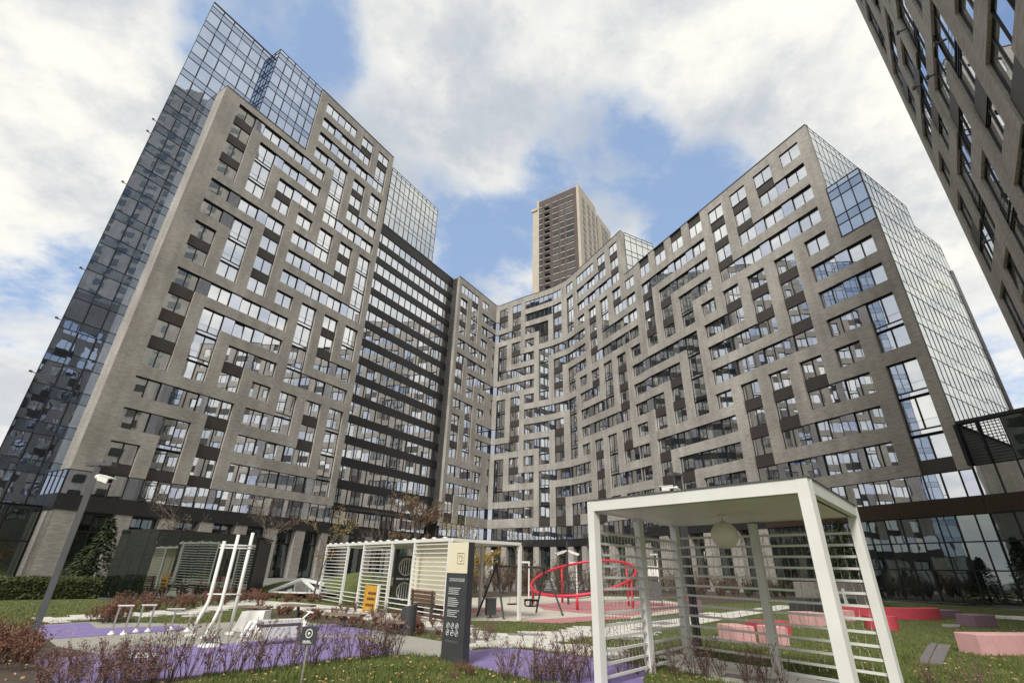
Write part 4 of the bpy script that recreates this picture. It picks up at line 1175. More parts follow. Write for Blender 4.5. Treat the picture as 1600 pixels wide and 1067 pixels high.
for k in range(16):
    p = FPt((k + .5) / 16, .05); MB().lathe((p.x, p.y, TZ + .1), [(.09, 0), (.08, .03), (.04, .05)], 8).build('roof_bracket', WHITEP, FPG)
for i, (a, b) in enumerate(zip(ts[:-1], ts[1:])):
    if i % 2 == 0:
        screen(FPt(a) + fx * .06, FPt(b) - fx * .06, fy * .03, FPG, .1, TZ - .08, 17, .028)
    else:
        for z in (.2, .36, .52): rail(FPt(a, .05) + fx * .06, FPt(b, .05) - fx * .06, z, .03, .03, FPG, 'rail')
pnl = MB(); a, b = FPt(.72, .42), FPt(.99, .42); wallq(pnl, a, b, 0.05, TZ); pnl.quad((a.x + fy.x * .04, a.y + fy.y * .04, .05), (b.x + fy.x * .04, b.y + fy.y * .04, .05), (b.x + fy.x * .04, b.y + fy.y * .04, TZ), (a.x + fy.x * .04, a.y + fy.y * .04, TZ)); pnl.build('back_panel', CREAM, FPG)
# wooden bench inside the pergola
def bench(loc, rz_, label):
    t = thing('slatted_bench', label, 'bench', loc, rz_, local=True)
    for y in (-.18, -.06, .06, .18): MB().box(-.8, y - .045, .42, .8, y + .045, .46).build('seat_slat', WOODM, t)
    for z in (.58, .70, .82): MB().box(-.8, .24, z - .045, .8, .27, z + .045).build('back_slat', WOODM, t)
    for x in (-.65, .65): MB().box(x - .03, -.2, 0, x + .03, .23, .42).box(x - .03, .23, 0, x + .03, .29, .88).build('leg', DGREY, t)
    return t
p = FPt(.88, .22); bench((p.x, p.y, 0), frz + math.pi, 'dark brown slatted bench inside the long pergola')
# abacus board
p = G(577, 959); AB = thing('abacus_board', 'ochre yellow play board with rows of dark beads before the slatted pergola', 'play board', (p.x, p.y, 0), frz + .15, local=True)
MB().box(-.36, -.02, .12, .36, .02, .92).build('board', YELLOWM, AB)
for x in (-.4, .4): MB().box(x - .035, -.04, 0, x + .035, .04, .95).build('post', WHITEP if x > 0 else YELLOWM, AB)
bd = MB()
for j, z in enumerate((.3, .5, .68)):
    for k in range(4):
        x = -.22 + k * .13 + .04 * j; bd.lathe((x, -.035, z - .05), [(.012, 0), (.045, .03), (.045, .06), (.012, .09)], 8)
bd.build('beads', WOODM, AB)
# play house panels with barred round windows
p = G(629, 948); PH = thing('play_tower', 'dark grey play panel tower with barred round windows inside the long pergola', 'play tower', (p.x, p.y, 0), rad(-14), local=True)
for k, z in enumerate((.15, 1.12)):
    pn = MB().box(-.48, -.03, z, .48, .03, z + .9).build('panel', DGREY, PH)
    ring = MB(); R_ = .34; cz = z + .45
    ring.tube([(R_ * math.cos(a * math.pi / 14), -.04, cz + R_ * math.sin(a * math.pi / 14)) for a in range(28)], .028, 6, closed=True)
    for x in (-.22, -.11, 0, .11, .22):
        hh = math.sqrt(R_ * R_ - x * x); ring.bar((x, -.045, cz - hh), (x, -.045, cz + hh), .035)
    ring.build('barred_window', WHITEP, pn)
for x in (-.52, .52): MB().box(x - .04, -.05, 0, x + .04, .05, 2.1).build('post', DGREY, PH)

# ---- information totem
bl, brp = G(688, 1033), G(722, 1040)
tx = V2(brp.x - bl.x, brp.y - bl.y); TW = tx.length; tx.normalize(); tdir = V2(-tx.y, tx.x)
tz = 2.06; tw = TW; td = .16
TM = thing('information_totem', 'tall charcoal sign pillar with cream logo panel and white printed rules', 'sign', (bl.x, bl.y, 0), math.atan2(tx.y, tx.x), local=True)
MB().box(0, 0, 0, tw, td, 1.5).build('body', DGREY, TM)
MB().box(0.02, -.006, 1.5, tw - .005, td - .03, tz).build('logo_panel', CREAM, TM)
MB().box(tw - .003, -.004, 1.5, tw + .002, td, tz).box(0, td - .03, 1.5, tw - .003, td, tz - .002).build('side_panel', DGREY, TM)
lg = MB(); cx_, cz_, hs = tw * .66, 1.77, .095
for a, b in (((-1, -1), (1, -1)), ((1, -1), (1, 1)), ((1, 1), (-1, 1)), ((-1, 1), (-1, -1))):
    lg.bar((cx_ + a[0] * hs, -.012, cz_ + a[1] * hs), (cx_ + b[0] * hs, -.012, cz_ + b[1] * hs), .011)
lg.tube([(cx_ + .052 * math.cos(t), -.012, cz_ - .002 + .055 * math.sin(t)) for t in [rad(75 + 14 * k) for k in range(20)]], .008, 5)
lg.bar((cx_ + .01, -.012, cz_ + .055), (cx_ + .05, -.012, cz_ + .03), .013); lg.bar((cx_ + .05, -.012, cz_ + .03), (cx_ + .015, -.012, cz_ - .01), .013)
lg.build('logo', mat('cream_emboss', (0.50, 0.45, 0.32), .6), TM)
def text_mesh(name, body, size, m, parent, loc, align='LEFT', rot=(math.pi / 2, 0, 0)):
    cu = bpy.data.curves.new(name, 'FONT'); cu.body = body; cu.size = size; cu.align_x = align; cu.extrude = .001
    tmp = bpy.data.objects.new('tmp_text', cu); COL.objects.link(tmp)
    dg = bpy.context.evaluated_depsgraph_get(); me = bpy.data.meshes.new_from_object(tmp.evaluated_get(dg))
    bpy.data.objects.remove(tmp); bpy.data.curves.remove(cu)
    me.materials.clear(); me.materials.append(m)
    o = bpy.data.objects.new(name, me); COL.objects.link(o); o.parent = parent; o.location = loc; o.rotation_euler = rot
    return o
text_mesh('title_print', 'ПРАВИЛА ЭКСПЛУАТАЦИИ\nСПОРТИВНОЙ ПЛОЩАДКИ', .032, TEXTW, TM, (tw * .16, -.004, 1.385))
tl = MB(); z = 1.23
for para in ((.40, .38, .33, .38), (.30, .36, .38, .34, .31), (.42, .36, .27, .34)):
    for L_ in para:
        x = tw * .16
        while x < tw * .16 + L_ * tw * 1.3:
            w_ = RND.uniform(.016, .045); tl.box(x, -.004, z, x + w_, -.001, z + .011); x += w_ + .009
        z -= .033
    z -= .042
tl.build('rules_print', TEXTW, TM)
for j in range(2):
    for k in range(3):
        cxx = tw * (.24 + .21 * k); czz = .60 - j * .115; ic = MB()
        ic.tube([(cxx + .038 * math.cos(a * math.pi / 10), -.003, czz + .046 * math.sin(a * math.pi / 10)) for a in range(20)], .0045, 4, closed=True)
        an = RND.uniform(0, 3); ic.bar((cxx - .016 * math.cos(an), -.003, czz - .02 * math.sin(an)), (cxx + .016 * math.cos(an), -.003, czz + .02 * math.sin(an)), .011)
        ic.lathe((cxx + .004, -.003, czz + .008), [(.009, 0), (.009, .012)], 8)
        ic.build('icon', TEXTW, TM)
MB().box(tw * .16, -.003, .33, tw * .74, -.001, .365).build('footer_print', LGREY, TM)

# ---- little notice sign on a thin stake
p = G(468, 1076); SG = thing('notice_sign', 'small charcoal notice plate with white round symbol on a thin stake', 'sign', (p.x, p.y, 0), rad(12), local=True)
hh = HT(p, 483, 978)
MB().bar((0, .02, 0), (0.0, .02, hh - .05), .022).build('stake', STEEL, SG)
MB().box(-.11, -.012, hh - .23, .11, .0, hh).build('plate', DGREY, SG)
ic = MB(); ic.tube([(.045 * math.cos(a * math.pi / 9), -.015, hh - .09 + .052 * math.sin(a * math.pi / 9)) for a in range(18)], .008, 5, closed=True)
ic.lathe((0, -.015, hh - .11), [(.012, 0), (.02, .02), (.008, .04)], 8); ic.box(-.07, -.015, hh - .19, .03, -.013, hh - .178).box(-.07, -.015, hh - .21, .05, -.013, hh - .20); ic.build('print', TEXTW, SG)

# ---- lamp posts
def bullet_cam(parent, p, d, L=.34, m=WHITEE):
    """white bullet camera: bracket, housing, sun shield"""
    p = Vector(p); d = Vector(d).normalized(); side_ = d.cross(Vector((0, 0, 1))).normalized(); up_ = side_.cross(d)
    c = p + d * (L * .5 + .12)
    o = MB().obox(c, (.11, .10, L), ax=(side_, up_, d)).obox(c + up_ * .06 + d * .03, (.13, .015, L + .06), ax=(side_, up_, d)).build('camera_housing', m, parent)
    MB().tube([p, p + d * .06, p + d * .13], [.05, .035, .03], 8).build('camera_bracket', m, parent)
    e = c + d * (L / 2 + .004); MB().obox(e, (.075, .07, .01), ax=(side_, up_, d)).build('camera_lens', FRAME, parent)
p = G(38, 1027); h1 = HT(p, 152, 727)
LP1 = thing('lamp_post', 'tall square grey lamp post with short cross head rising from the red shrubs', 'lamp post', (p.x, p.y, 0))
MB().obox((p.x, p.y, h1 / 2), (.10, .10, h1), rad(35)).build('pole', LGREY, LP1)
lx = Vector((.83, -.1, 0)).normalized()
MB().obox((p.x + .05, p.y, h1 + .03), (.62, .13, .07), rad(-10)).build('lamp_head', LGREY, LP1)
bullet_cam(LP1, (p.x + .06, p.y, h1 - .22), (.9, -.35, -.22))
p3 = G(1093, 1028); h3 = HT(p3, 1052, 744)
LP3 = thing('lamp_post', 'grey lamp post standing behind the near pergola, its head above the roof', 'lamp post', (p3.x, p3.y, 0))
MB().obox((p3.x, p3.y, h3 / 2), (.12, .12, h3), rad(20)).build('pole', DGREY, LP3)
MB().obox((p3.x - .08, p3.y - .1, h3 + .02), (.42, .16, .06), rad(35)).build('lamp_head', LGREY, LP3)
bullet_cam(LP3, (p3.x - .06, p3.y - .03, h3 - .28), (-1, -.15, -.12), .3)
bullet_cam(LP3, (p3.x - .02, p3.y - .06, h3 - .36), (-.75, -.75, -.1), .25)
p4 = G(888, 944); h4 = HT(p4, 889, 845)
LP4 = thing('camera_post', 'slim dark post with two white surveillance cameras behind the red ring', 'camera post', (p4.x, p4.y, 0))
MB().tube([(p4.x, p4.y, 0), (p4.x, p4.y, h4)], .05, 8).build('pole', DGREY, LP4)
zc4 = HT(p4, 889, 862)
bullet_cam(LP4, (p4.x + .05, p4.y, zc4 + .05), (1, -.4, -.35), .5); bullet_cam(LP4, (p4.x - .05, p4.y, zc4 + .05), (-1, -.4, -.35), .5)
for px_, py_, top_, lab in ((826, 940, 878, 'thin white hooked bollard lamp behind the swing frame'), (902, 938, 879, 'thin white hooked bollard lamp left of the information board'), (1033, 940, 866, 'thin white hooked lamp beside the information board')):
    p = G(px_, py_); h = HT(p, px_, top_)
    t = thing('hooked_lamp', lab, 'lamp', (p.x, p.y, 0))
    MB().bar((p.x, p.y, 0), (p.x, p.y, h), .07).build('pole', WHITEP, t); MB().bar((p.x + .05, p.y, h), (p.x - .42, p.y, h), .09).build('arm', WHITEP, t)
p = G(1020, 946); hb = HT(p, 1020, 884)
t = thing('information_board', 'grey framed information board seen through the near pergola', 'sign', (p.x, p.y, 0), rad(-8), local=True)
for x in (-.5, .5): MB().box(x - .04, -.03, 0, x + .04, .03, hb).build('post', LGREY, t)
MB().box(-.5, -.02, hb - .5, .5, .02, hb).build('panel', WHITEP, t); MB().box(-.5, -.02, .25, .5, .02, hb - .75).build('lower_panel', LGREY, t)

# ---- litter bins
p = G(636, 991); hb = HT(p, 640, 946)
t = thing('litter_bin', 'charcoal cylindrical litter bin with slanted top beside the purple court', 'bin', (p.x, p.y, 0), 0, local=True)
b = MB(); n = 20; rr = .20
for k in range(n): b.v.append((rr * math.cos(k * 2 * math.pi / n), rr * math.sin(k * 2 * math.pi / n), 0.0))
for k in range(n): b.v.append((rr * math.cos(k * 2 * math.pi / n), rr * math.sin(k * 2 * math.pi / n), hb + .05 * math.cos(k * 2 * math.pi / n)))
for k in range(n): b.f.append((k, (k + 1) % n, n + (k + 1) % n, n + k))
b.f.append(tuple(range(n - 1, -1, -1)))
b.build('body', DGREY, t)
b = MB(); 
for k in range(n): b.v.append(((rr - .005) * math.cos(k * 2 * math.pi / n), (rr - .005) * math.sin(k * 2 * math.pi / n), hb - .03 + .05 * math.cos(k * 2 * math.pi / n)))
b.f.append(tuple(range(n))); b.build('lid', LGREY, t)
b = MB(); b.tube([((rr - .003) * math.cos(k * 2 * math.pi / n), (rr - .003) * math.sin(k * 2 * math.pi / n), hb + .05 * math.cos(k * 2 * math.pi / n)) for k in range(n)], .012, 5, closed=True); b.build('rim', LGREY, t)
p = G(766, 965); hb = HT(p, 768, 935)
t = thing('litter_bin', 'narrow dark box litter bin on a post at the pink playground edge', 'bin', (p.x, p.y, 0), rad(15), local=True)
MB().box(-.17, -.15, .1, .17, .15, hb).build('body', DGREY, t); MB().box(-.03, -.03, 0, .03, .03, .1).build('post', LGREY, t); MB().box(-.18, -.16, hb, .18, .16, hb + .03).build('lid', LGREY, t)

# ---- outdoor gym
def gpole(pts, r, name, parent, n=10): return MB().tube(pts, r, n).build(name, WHITEE, parent, smooth=True)
c3 = G(358, 990); 
CF = thing('climbing_gym', 'white steel climbing frame of three tall bent poles joined by rungs', 'gym frame', (c3.x, c3.y, 0))
def up(px_, py_, base):
    return Vector((base.x, base.y, HT(base, px_, py_)))
u1, u2, u3 = G(313, 991), G(334, 991), c3
f1, f2, f2b = G(298, 993), G(322, 996), G(338, 992)
P1 = [f1, f1 + Vector((0, 0, .14)), up(327, 939, u1), up(351, 845, u1)]
P2 = [f2, f2 + Vector((0, 0, .1)), up(345, 948, u2), up(373, 835, u2)]
for pp in (P1, P2):
    k = pp[2]; a = k + (pp[1] - k).normalized() * .12; b_ = k + (pp[3] - k).normalized() * .12
    gpole([pp[0], pp[1], a, k * .5 + (a + b_) * .25, b_, pp[3]], .042, 'pole', CF)
gpole([u3, up(396, 832, u3)], .042, 'pole', CF); gpole([f2b, up(345, 948, u2) + Vector((.03, 0, .0))], .03, 'brace', CF)
def atz_(pp, z): return Vector((pp.x, pp.y, z))
zr1, zr2 = HT(u2, 365, 856), HT(u2, 352, 928)
for z in (zr1, zr1 + .07, zr2):
    gpole([atz_(u1, z) - Vector((.08, 0, 0)), atz_(u2, z), atz_(u3, z) + Vector((.08, 0, 0))], .018, 'rung', CF, 6)
for q in (f1, f2, f2b, u3): MB().lathe(q, [(.13, 0), (.12, .03), (.06, .05)], 14).build('foot_plate', WHITEE, CF)
def parallette(px_, py_, top_, two, label, wdt=.12):
    p = G(px_, py_); h = HT(p, px_ + 11, top_)
    t = thing('push_up_bar', label, 'gym bar', (p.x, p.y, 0), rad(25), group='steel bars at the purple court', local=True)
    xs = (-wdt, wdt) if two else (0,)
    for x in xs:
        MB().tube([(x, 0, .0), (x, 0, h)], .022, 8).build('post', STEEL, t); MB().lathe((x, 0, 0), [(.075, 0), (.07, .02), (.04, .05), (.028, .08)], 12).build('foot', WHITEE, t)
    MB().tube([(-wdt - .04 if two else -.2, 0, h), (wdt + .04 if two else .2, 0, h)], .022, 8).build('grip', STEEL, t)
parallette(183, 991, 946, True, 'twin post steel push-up bar standing farthest from the climbing frame')
parallette(221, 987, 945, True, 'twin post steel push-up bar between the other twin bar and the single post')
parallette(266, 984, 951, False, 'single post steel bar with T grip on the purple strip')
parallette(292, 986, 962, False, 'low single post steel T bar right beside the climbing frame')
p = G(225, 1024); t = thing('twist_disc', 'round steel twisting platform on white base in the purple court', 'gym disc', (p.x, p.y, 0), 0, local=True)
MB().lathe((0, 0, 0), [(.26, 0), (.2, .05), (.1, .07)], 18).build('base', WHITEE, t); MB().lathe((0, 0, .07), [(.06, 0), (.06, .06), (.2, .07), (.21, .1)], 18).build('disc', STEEL, t)
p = G(327, 1009); t = thing('twist_disc', 'round steel twisting platform in front of the climbing frame', 'gym disc', (p.x, p.y, 0), 0, local=True)
MB().lathe((0, 0, 0), [(.22, 0), (.18, .05), (.1, .07)], 18).build('base', WHITEE, t); MB().lathe((0, 0, .07), [(.06, 0), (.06, .06), (.17, .07), (.18, .1)], 18).build('disc', STEEL, t)
a, b = G(380, 1009), G(470, 1002); dd = V2(b.x - a.x, b.y - a.y); L_ = dd.length
GB = thing('gym_bench', 'white rounded steel exercise bench beside the notice sign', 'gym bench', (a.x, a.y, 0), math.atan2(dd.y, dd.x), local=True)
hb = .46
MB().box(.12, -.12, hb - .07, L_ - .05, .12, hb).build('seat', WHITEE, GB)
MB().box(.24, -.125, hb - .13, L_ - .12, .125, hb - .072).build('rail', LGREY, GB)
b_ = MB()
for y in (-.16, .16): b_.tube([(-.05, y, 0), (0, y, .2), (.10, y * .8, hb - .03), (.22, y * .7, hb - .03)], .05, 8)
b_.build('end_frame', WHITEE, GB, smooth=True)
b_ = MB()
for y in (-.12, .12): b_.tube([(L_, y, 0), (L_ - .05, y, hb - .04)], .045, 8)
b_.build('leg', WHITEE, GB, smooth=True)
MB().tube([(L_ - .05, 0, hb), (L_ + .1, 0, hb + .12)], .02, 8).tube([(L_ + .1, -.14, hb + .12), (L_ + .1, .14, hb + .12)], .018, 8).build('handle', WHITEE, GB)
MB().box(.3, -.13, .12, L_ - .2, -.10, hb - .13).build('side_panel', WHITEP, GB)
p = G(392, 985); t = thing('jump_box', 'white sloping exercise box behind the white gym bench', 'gym box', (p.x, p.y, 0), rad(-8), local=True)
MB().prism([(-.42, -.22), (.42, -.22), (.42, .22), (-.42, .22)], 0, .06).build('base', WHITEE, t)
b_ = MB(); b_.v = [(-.36, -.2, .06), (.36, -.2, .06), (.36, .2, .06), (-.36, .2, .06), (-.27, -.14, .44), (.36, -.14, .47), (.36, .16, .47), (-.27, .16, .44)]
b_.f = [(3, 2, 1, 0), (4, 5, 6, 7), (0, 1, 5, 4), (1, 2, 6, 5), (2, 3, 7, 6), (3, 0, 4, 7)]; b_.build('body', WHITEP, t)
for px_, py_, w_, lab in ((395, 968, .5, 'wooden T bench behind the white jump box'), (463, 966, .52, 'wooden T bench on the lawn strip between jump box and purple court'), (536, 980, .55, 'wooden T bench at the corner of the purple court'), (613, 991, .40, 'wooden T bench beside the cylindrical litter bin')):
    p = G(px_, py_); hs_ = HT(p, px_, py_ - 22)
    t = thing('t_bench', lab, 'bench', (p.x, p.y, 0), rad(-12), group='single post wooden benches', local=True)
    MB().box(-w_, -.17, hs_ - .05, w_, .17, hs_).build('seat', mat('weathered_plank', (.20, .15, .12), .8, 0, .2, 6), t); MB().box(-.035, -.035, 0, .035, .035, hs_ - .05).build('leg', DGREY, t)

# ---- red ring
RC = V2(3.95, 27.2); RR = 2.65
def rh(x, y): return 1.33 + .19 * (x - RC.x) + .24 * (y - RC.y)
RG = thing('climbing_ring', 'large tilted red steel ring on legs over the pink playground', 'play ring', (RC.x, RC.y, 0))
pts = [(RC.x + RR * math.cos(k * 2 * math.pi / 48), RC.y + RR * math.sin(k * 2 * math.pi / 48)) for k in range(48)]
MB().tube([(x, y, rh(x, y)) for x, y in pts], .065, 10, closed=True).build('ring', REDM, RG, smooth=True)
for an in (162, 255, 108, 22, 320):
    x, y = RC.x + RR * math.cos(rad(an)), RC.y + RR * math.sin(rad(an)); MB().tube([(x, y, 0), (x, y, rh(x, y))], .06, 8).build('leg', REDM, RG, smooth=True)
net = MB()
for k in range(9):
    t_ = -.8 + k * .2; hw = math.sqrt(1 - t_ * t_)
    for s_ in (0, 1):
        A_ = (RC.x + RR * t_, RC.y - RR * hw) if s_ == 0 else (RC.x - RR * hw, RC.y + RR * t_); B_ = (RC.x + RR * t_, RC.y + RR * hw) if s_ == 0 else (RC.x + RR * hw, RC.y + RR * t_)
        ptsn = []
        for j in range(9):
            u_ = j / 8; x = A_[0] + (B_[0] - A_[0]) * u_; y = A_[1] + (B_[1] - A_[1]) * u_; ptsn.append((x, y, rh(x, y) - .5 * (1 - (2 * u_ - 1) ** 2) * hw))
        net.tube(ptsn, .014, 4, False)
net.build('rope_net', DGREY, RG)
# ---- swing frame
SL, SR = V2(-.35, 19.9), V2(1.6, 21.75); sd = (SR - SL).normalized(); sn = V2(sd.y, -sd.x); sh = 1.68
SW = thing('swing_set', 'dark steel A frame swing with flat seat and toddler basket', 'swing', ((SL.x + SR.x) / 2, (SL.y + SR.y) / 2, 0))
MB().tube([(SL.x, SL.y, sh), (SR.x, SR.y, sh)], .04, 8).build('top_bar', DGREY, SW)
for e, k in ((SL, -.06), (SR, .06)):
    for s_ in (-1, 1):
        q = e + sn * (.72 * s_) + sd * (k * 4); MB().tube([(q.x, q.y, 0), (e.x - sn.x * .03 * s_, e.y - sn.y * .03 * s_, sh + .1)], .036, 8).build('leg', DGREY, SW)
for f_, basket in ((.33, False), (.7, True)):
    c = SL + (SR - SL) * f_
    ch = MB()
    for s_ in (-.18, .18):
        q = c + sd * s_; ch.tube([(q.x, q.y, sh - .03), (q.x, q.y, .42)], .008, 4)
    ch.build('chain', STEEL, SW)
    if basket:
        m_ = MB(); m_.prism([c + sd * -.2 + sn * -.14, c + sd * .2 + sn * -.14, c + sd * .2 + sn * .14, c + sd * -.2 + sn * .14], .30, .34)
        for s_ in (-.14, .14): m_.bar((c.x + sn.x * s_ - sd.x * .2, c.y + sn.y * s_ - sd.y * .2, .52), (c.x + sn.x * s_ + sd.x * .2, c.y + sn.y * s_ + sd.y * .2, .52), .07)
        for s_ in (-.2, .2): m_.bar((c.x + sd.x * s_ + sn.x * .14, c.y + sd.y * s_ + sn.y * .14, .34), (c.x + sd.x * s_ + sn.x * .14, c.y + sd.y * s_ + sn.y * .14, .55), .06).bar((c.x + sd.x * s_ - sn.x * .14, c.y + sd.y * s_ - sn.y * .14, .34), (c.x + sd.x * s_ - sn.x * .14, c.y + sd.y * s_ - sn.y * .14, .55), .06)
        m_.build('basket_seat', FRAME, SW)
    else:
        MB().prism([c + sd * -.22 + sn * -.09, c + sd * .22 + sn * -.09, c + sd * .22 + sn * .09, c + sd * -.22 + sn * .09], .39, .43).build('seat', FRAME, SW)

# ---- coloured concrete blocks in the right lawn
def block(name, px0, px1, py_, h, dep, m, label, cat='block', ang=None):
    a, b = G(px0, py_), G(px1, py_ + .0); d_ = V2(b.x - a.x, b.y - a.y); L_ = d_.length; d_.normalize(); n_ = V2(-d_.y, d_.x)
    c = V2(a.x, a.y) + d_ * (L_ / 2) + n_ * (dep / 2)
    bv = .015
    b2 = MB(); hx, hy = L_ / 2, dep / 2
    ring_ = lambda e, z: [(s * (hx - e), t * (hy - e), z) for s, t in ((-1, -1), (1, -1), (1, 1), (-1, 1))]
    b2.v = ring_(0, 0) + ring_(0, h - bv) + ring_(bv, h); b2.f = [(3, 2, 1, 0)] + [(4 * l + k, 4 * l + (k + 1) % 4, 4 * l + 4 + (k + 1) % 4, 4 * l + 4 + k) for l in (0, 1) for k in range(4)] + [(8, 9, 10, 11)]
    o = b2.build(name, m); o.location = (c.x, c.y, 0); o.rotation_euler = (0, 0, math.atan2(d_.y, d_.x)); tag(o, label, cat, 'coloured seating blocks'); return o
block('concrete_block', 1150, 1182, 1004, .38, .75, PINKC, 'pink concrete cube before the crimson block, nearer the white path')
block('concrete_block', 1209, 1235, 1009, .42, .55, PINKC, 'pink concrete cube in front of the crimson block, nearer the pergola post')
block('concrete_block', 1186, 1238, 992, .36, .6, REDC, 'crimson concrete block between the two pink cubes')
block('concrete_block', 1261, 1297, 978, .42, .8, PINKC, 'pink concrete cube standing alone near the dark planter wall')
block('concrete_block', 1325, 1338, 970, .38, .5, PINKC, 'small pink concrete cube beside the planter wall seen between pergola posts')
block('concrete_block', 1536, 1660, 1024, .44, .55, PINKC, 'long pink concrete slab seat in the open lawn')
block('concrete_block', 1461, 1506, 966, .34, .7, MAUVEC, 'mauve concrete block at the edge of the paved strip')
block('concrete_block', 1528, 1561, 980, .42, .7, MAUVEC, 'mauve concrete cube in the lawn before the paved strip')
block('concrete_block', 1078, 1098, 957, .5, .7, MAUVEC, 'mauve concrete cube behind the near pergola beside the white path')
block('concrete_block', 1075, 1089, 950, .62, .5, REDC, 'small crimson cube peeping behind the mauve cube by the path')
def arc_bench(c, r0, r1, a0, a1, h, m, label):
    b = MB(); n = 20; poly_ = [(c.x + r1 * math.cos(a0 + (a1 - a0) * k / n), c.y + r1 * math.sin(a0 + (a1 - a0) * k / n)) for k in range(n + 1)] + [(c.x + r0 * math.cos(a1 - (a1 - a0) * k / n), c.y + r0 * math.sin(a1 - (a1 - a0) * k / n)) for k in range(n + 1)]
    for k in range(n):
        q = [poly_[k], poly_[k + 1], poly_[2 * n - k], poly_[2 * n + 1 - k]]; b.prism(q[::1], 0, h)
    o = b.build('curved_bench', m); tag(o, label, 'bench', 'crimson curved seats'); return o
c = G(1405, 966); arc_bench(V2(c.x + .2, c.y + 2.2), 2.1, 2.75, rad(205), rad(325), .44, REDC, 'long crimson curved concrete bench before the black glass')
c = G(1398, 985); arc_bench(V2(c.x - .1, c.y + .45), .02, .5, rad(0), rad(359.9), .42, REDC, 'short round crimson seat in front of the long curved bench')
# planter wall with white notice
a, b = G(1268, 957), G(1345, 956)
t = thing('planter_wall', 'low dark planter wall with pale upper part near the glass facade', 'planter', ((a.x + b.x) / 2, (a.y + b.y) / 2, 0))
dv = V2(b.x - a.x, b.y - a.y); nv = V2(-dv.y, dv.x).normalized()
A2, B2 = V2(a.x, a.y), V2(b.x, b.y)
MB().prism([A2, B2, B2 + nv * 1.2, A2 + nv * 1.2], 0, .62).build('wall', DGREY, t)
MB().prism([A2 + dv * .45 + nv * .8, B2 + dv * .6 + nv * .8, B2 + dv * .6 + nv * 2.0, A2 + dv * .45 + nv * 2.0], 0, 1.35).build('rear_wall', mat('taupe_render', (.21, .19, .17), .9), t)
q = A2 + dv * .72 - nv * .05; MB().obox((q.x, q.y, .75), (.2, .04, .7), math.atan2(dv.y, dv.x)).build('notice', TEXTW, t)

# ---- mirror glass pavilion
w0, w1, w2 = G(154, 936), G(216, 941), G(381, 936)
w0, w1, w2 = V2(w0.x, w0.y), V2(w1.x, w1.y), V2(w2.x, w2.y)
PVH = 2.72
PV = thing('glass_pavilion', 'dark mirror glass pavilion reflecting the garden, beside the hedge', 'pavilion', (w1.x, w1.y, 0))
def mirror_wall(a, b, n):
    L_ = (b - a).length; d_ = (b - a) / L_; ang = math.atan2(d_.y, d_.x)
    for k in range(n):
        w_ = L_ / n; q = a + d_ * (w_ * (k + .5))
        put(pane_mesh(w_ - .012, PVH - .1, GLASS_MIRROR), 'pane', PV, (q.x, q.y, PVH / 2 + .03), rot=(jit(.5), 0, ang + jit(.6)))
mirror_wall(w0, w1, 4); mirror_wall(w1, w2, 5)
iv = V2(.02, .25)
MB().prism([w0 + iv, w1 + iv, w2 + iv, w2 + V2(-1.5, 5), w0 + V2(1, 5)], 0, PVH - .08).build('inner_wall', BLACKM, PV)
MB().prism([w0, w1, w2, w2 + V2(-1.5, 5.2), w0 + V2(1, 5.2)], PVH - .02, PVH + .06).build('roof_edge', BLACKM, PV)
MB().bar((w0.x, w0.y, .03), (w1.x, w1.y, .03), .1).bar((w1.x, w1.y, .03), (w2.x, w2.y, .03), .1).build('base_trim', LGREY, PV)

# ---- pyramid skylight
a, b, c_ = G(418, 933), G(497, 935), G(470, 927)
apex_b = G(461, 930); ah = HT(apex_b, 462, 905)
SKY_ = thing('pyramid_skylight', 'low glazed pyramid skylight with white ridge beams on a grass mound', 'skylight', (apex_b.x, apex_b.y, 0))
ap = Vector((apex_b.x, apex_b.y + .6, ah)); cs_ = [Vector((a.x, a.y, .25)), Vector((b.x, b.y, .25)), Vector((b.x + 1.0, b.y + 3, .25)), Vector((a.x + 1.5, a.y + 3, .25))]
for k in range(4):
    p_, q_ = cs_[k], cs_[(k + 1) % 4]; MB().quad(p_, q_, ap).build('pane', GLASS_GABLE, SKY_)
b_ = MB()
for k in range(4): b_.bar(cs_[k] + Vector((0, 0, .02)), ap + Vector((0, 0, .03)), .09); b_.bar(cs_[k], cs_[(k + 1) % 4], .07)
b_.build('ridge_beams', WHITEE, SKY_)

# ================================================================ vegetation
TWIG = mat('shrub_twig', (0.10, 0.065, 0.05), 0.9, 0, 0.3, 20)
LEAFR = mat('red_brown_leaf', (0.15, 0.06, 0.04), 0.85, 0, 0.3, 2.0, col2=(0.27, 0.14, 0.09))
LEAFM = mat('purple_brown_leaf', (0.16, 0.075, 0.075), 0.85, 0, 0.3, 2.0, col2=(0.30, 0.18, 0.15))
LEAFY = mat('ochre_leaf', (0.28, 0.17, 0.03), 0.85, 0, 0.3, 2.0, col2=(0.34, 0.26, 0.06))
LEAFG = mat('dark_green_leaf', (0.03, 0.045, 0.018), 0.9, 0, 0.3, 2.0, col2=(0.075, 0.095, 0.04))
LEAFB = mat('dry_brown_leaf', (0.11, 0.068, 0.038), 0.85, 0, 0.3, 2.0, col2=(0.21, 0.145, 0.085))
BARK = mat('bark', (0.13, 0.105, 0.085), 0.95, 0, 0.25, 12, .3, 30)
def leafquad(b, p, s, rnd):
    a = Vector((rnd.gauss(0, 1), rnd.gauss(0, 1), rnd.gauss(0, 1))).normalized(); c = a.orthogonal().normalized(); e = a.cross(c)
    i = len(b.v); b.v += [tuple(p - c * s), tuple(p + e * s * .55), tuple(p + c * s), tuple(p - e * s * .55)]; b.f.append((i, i + 1, i + 2, i + 3))
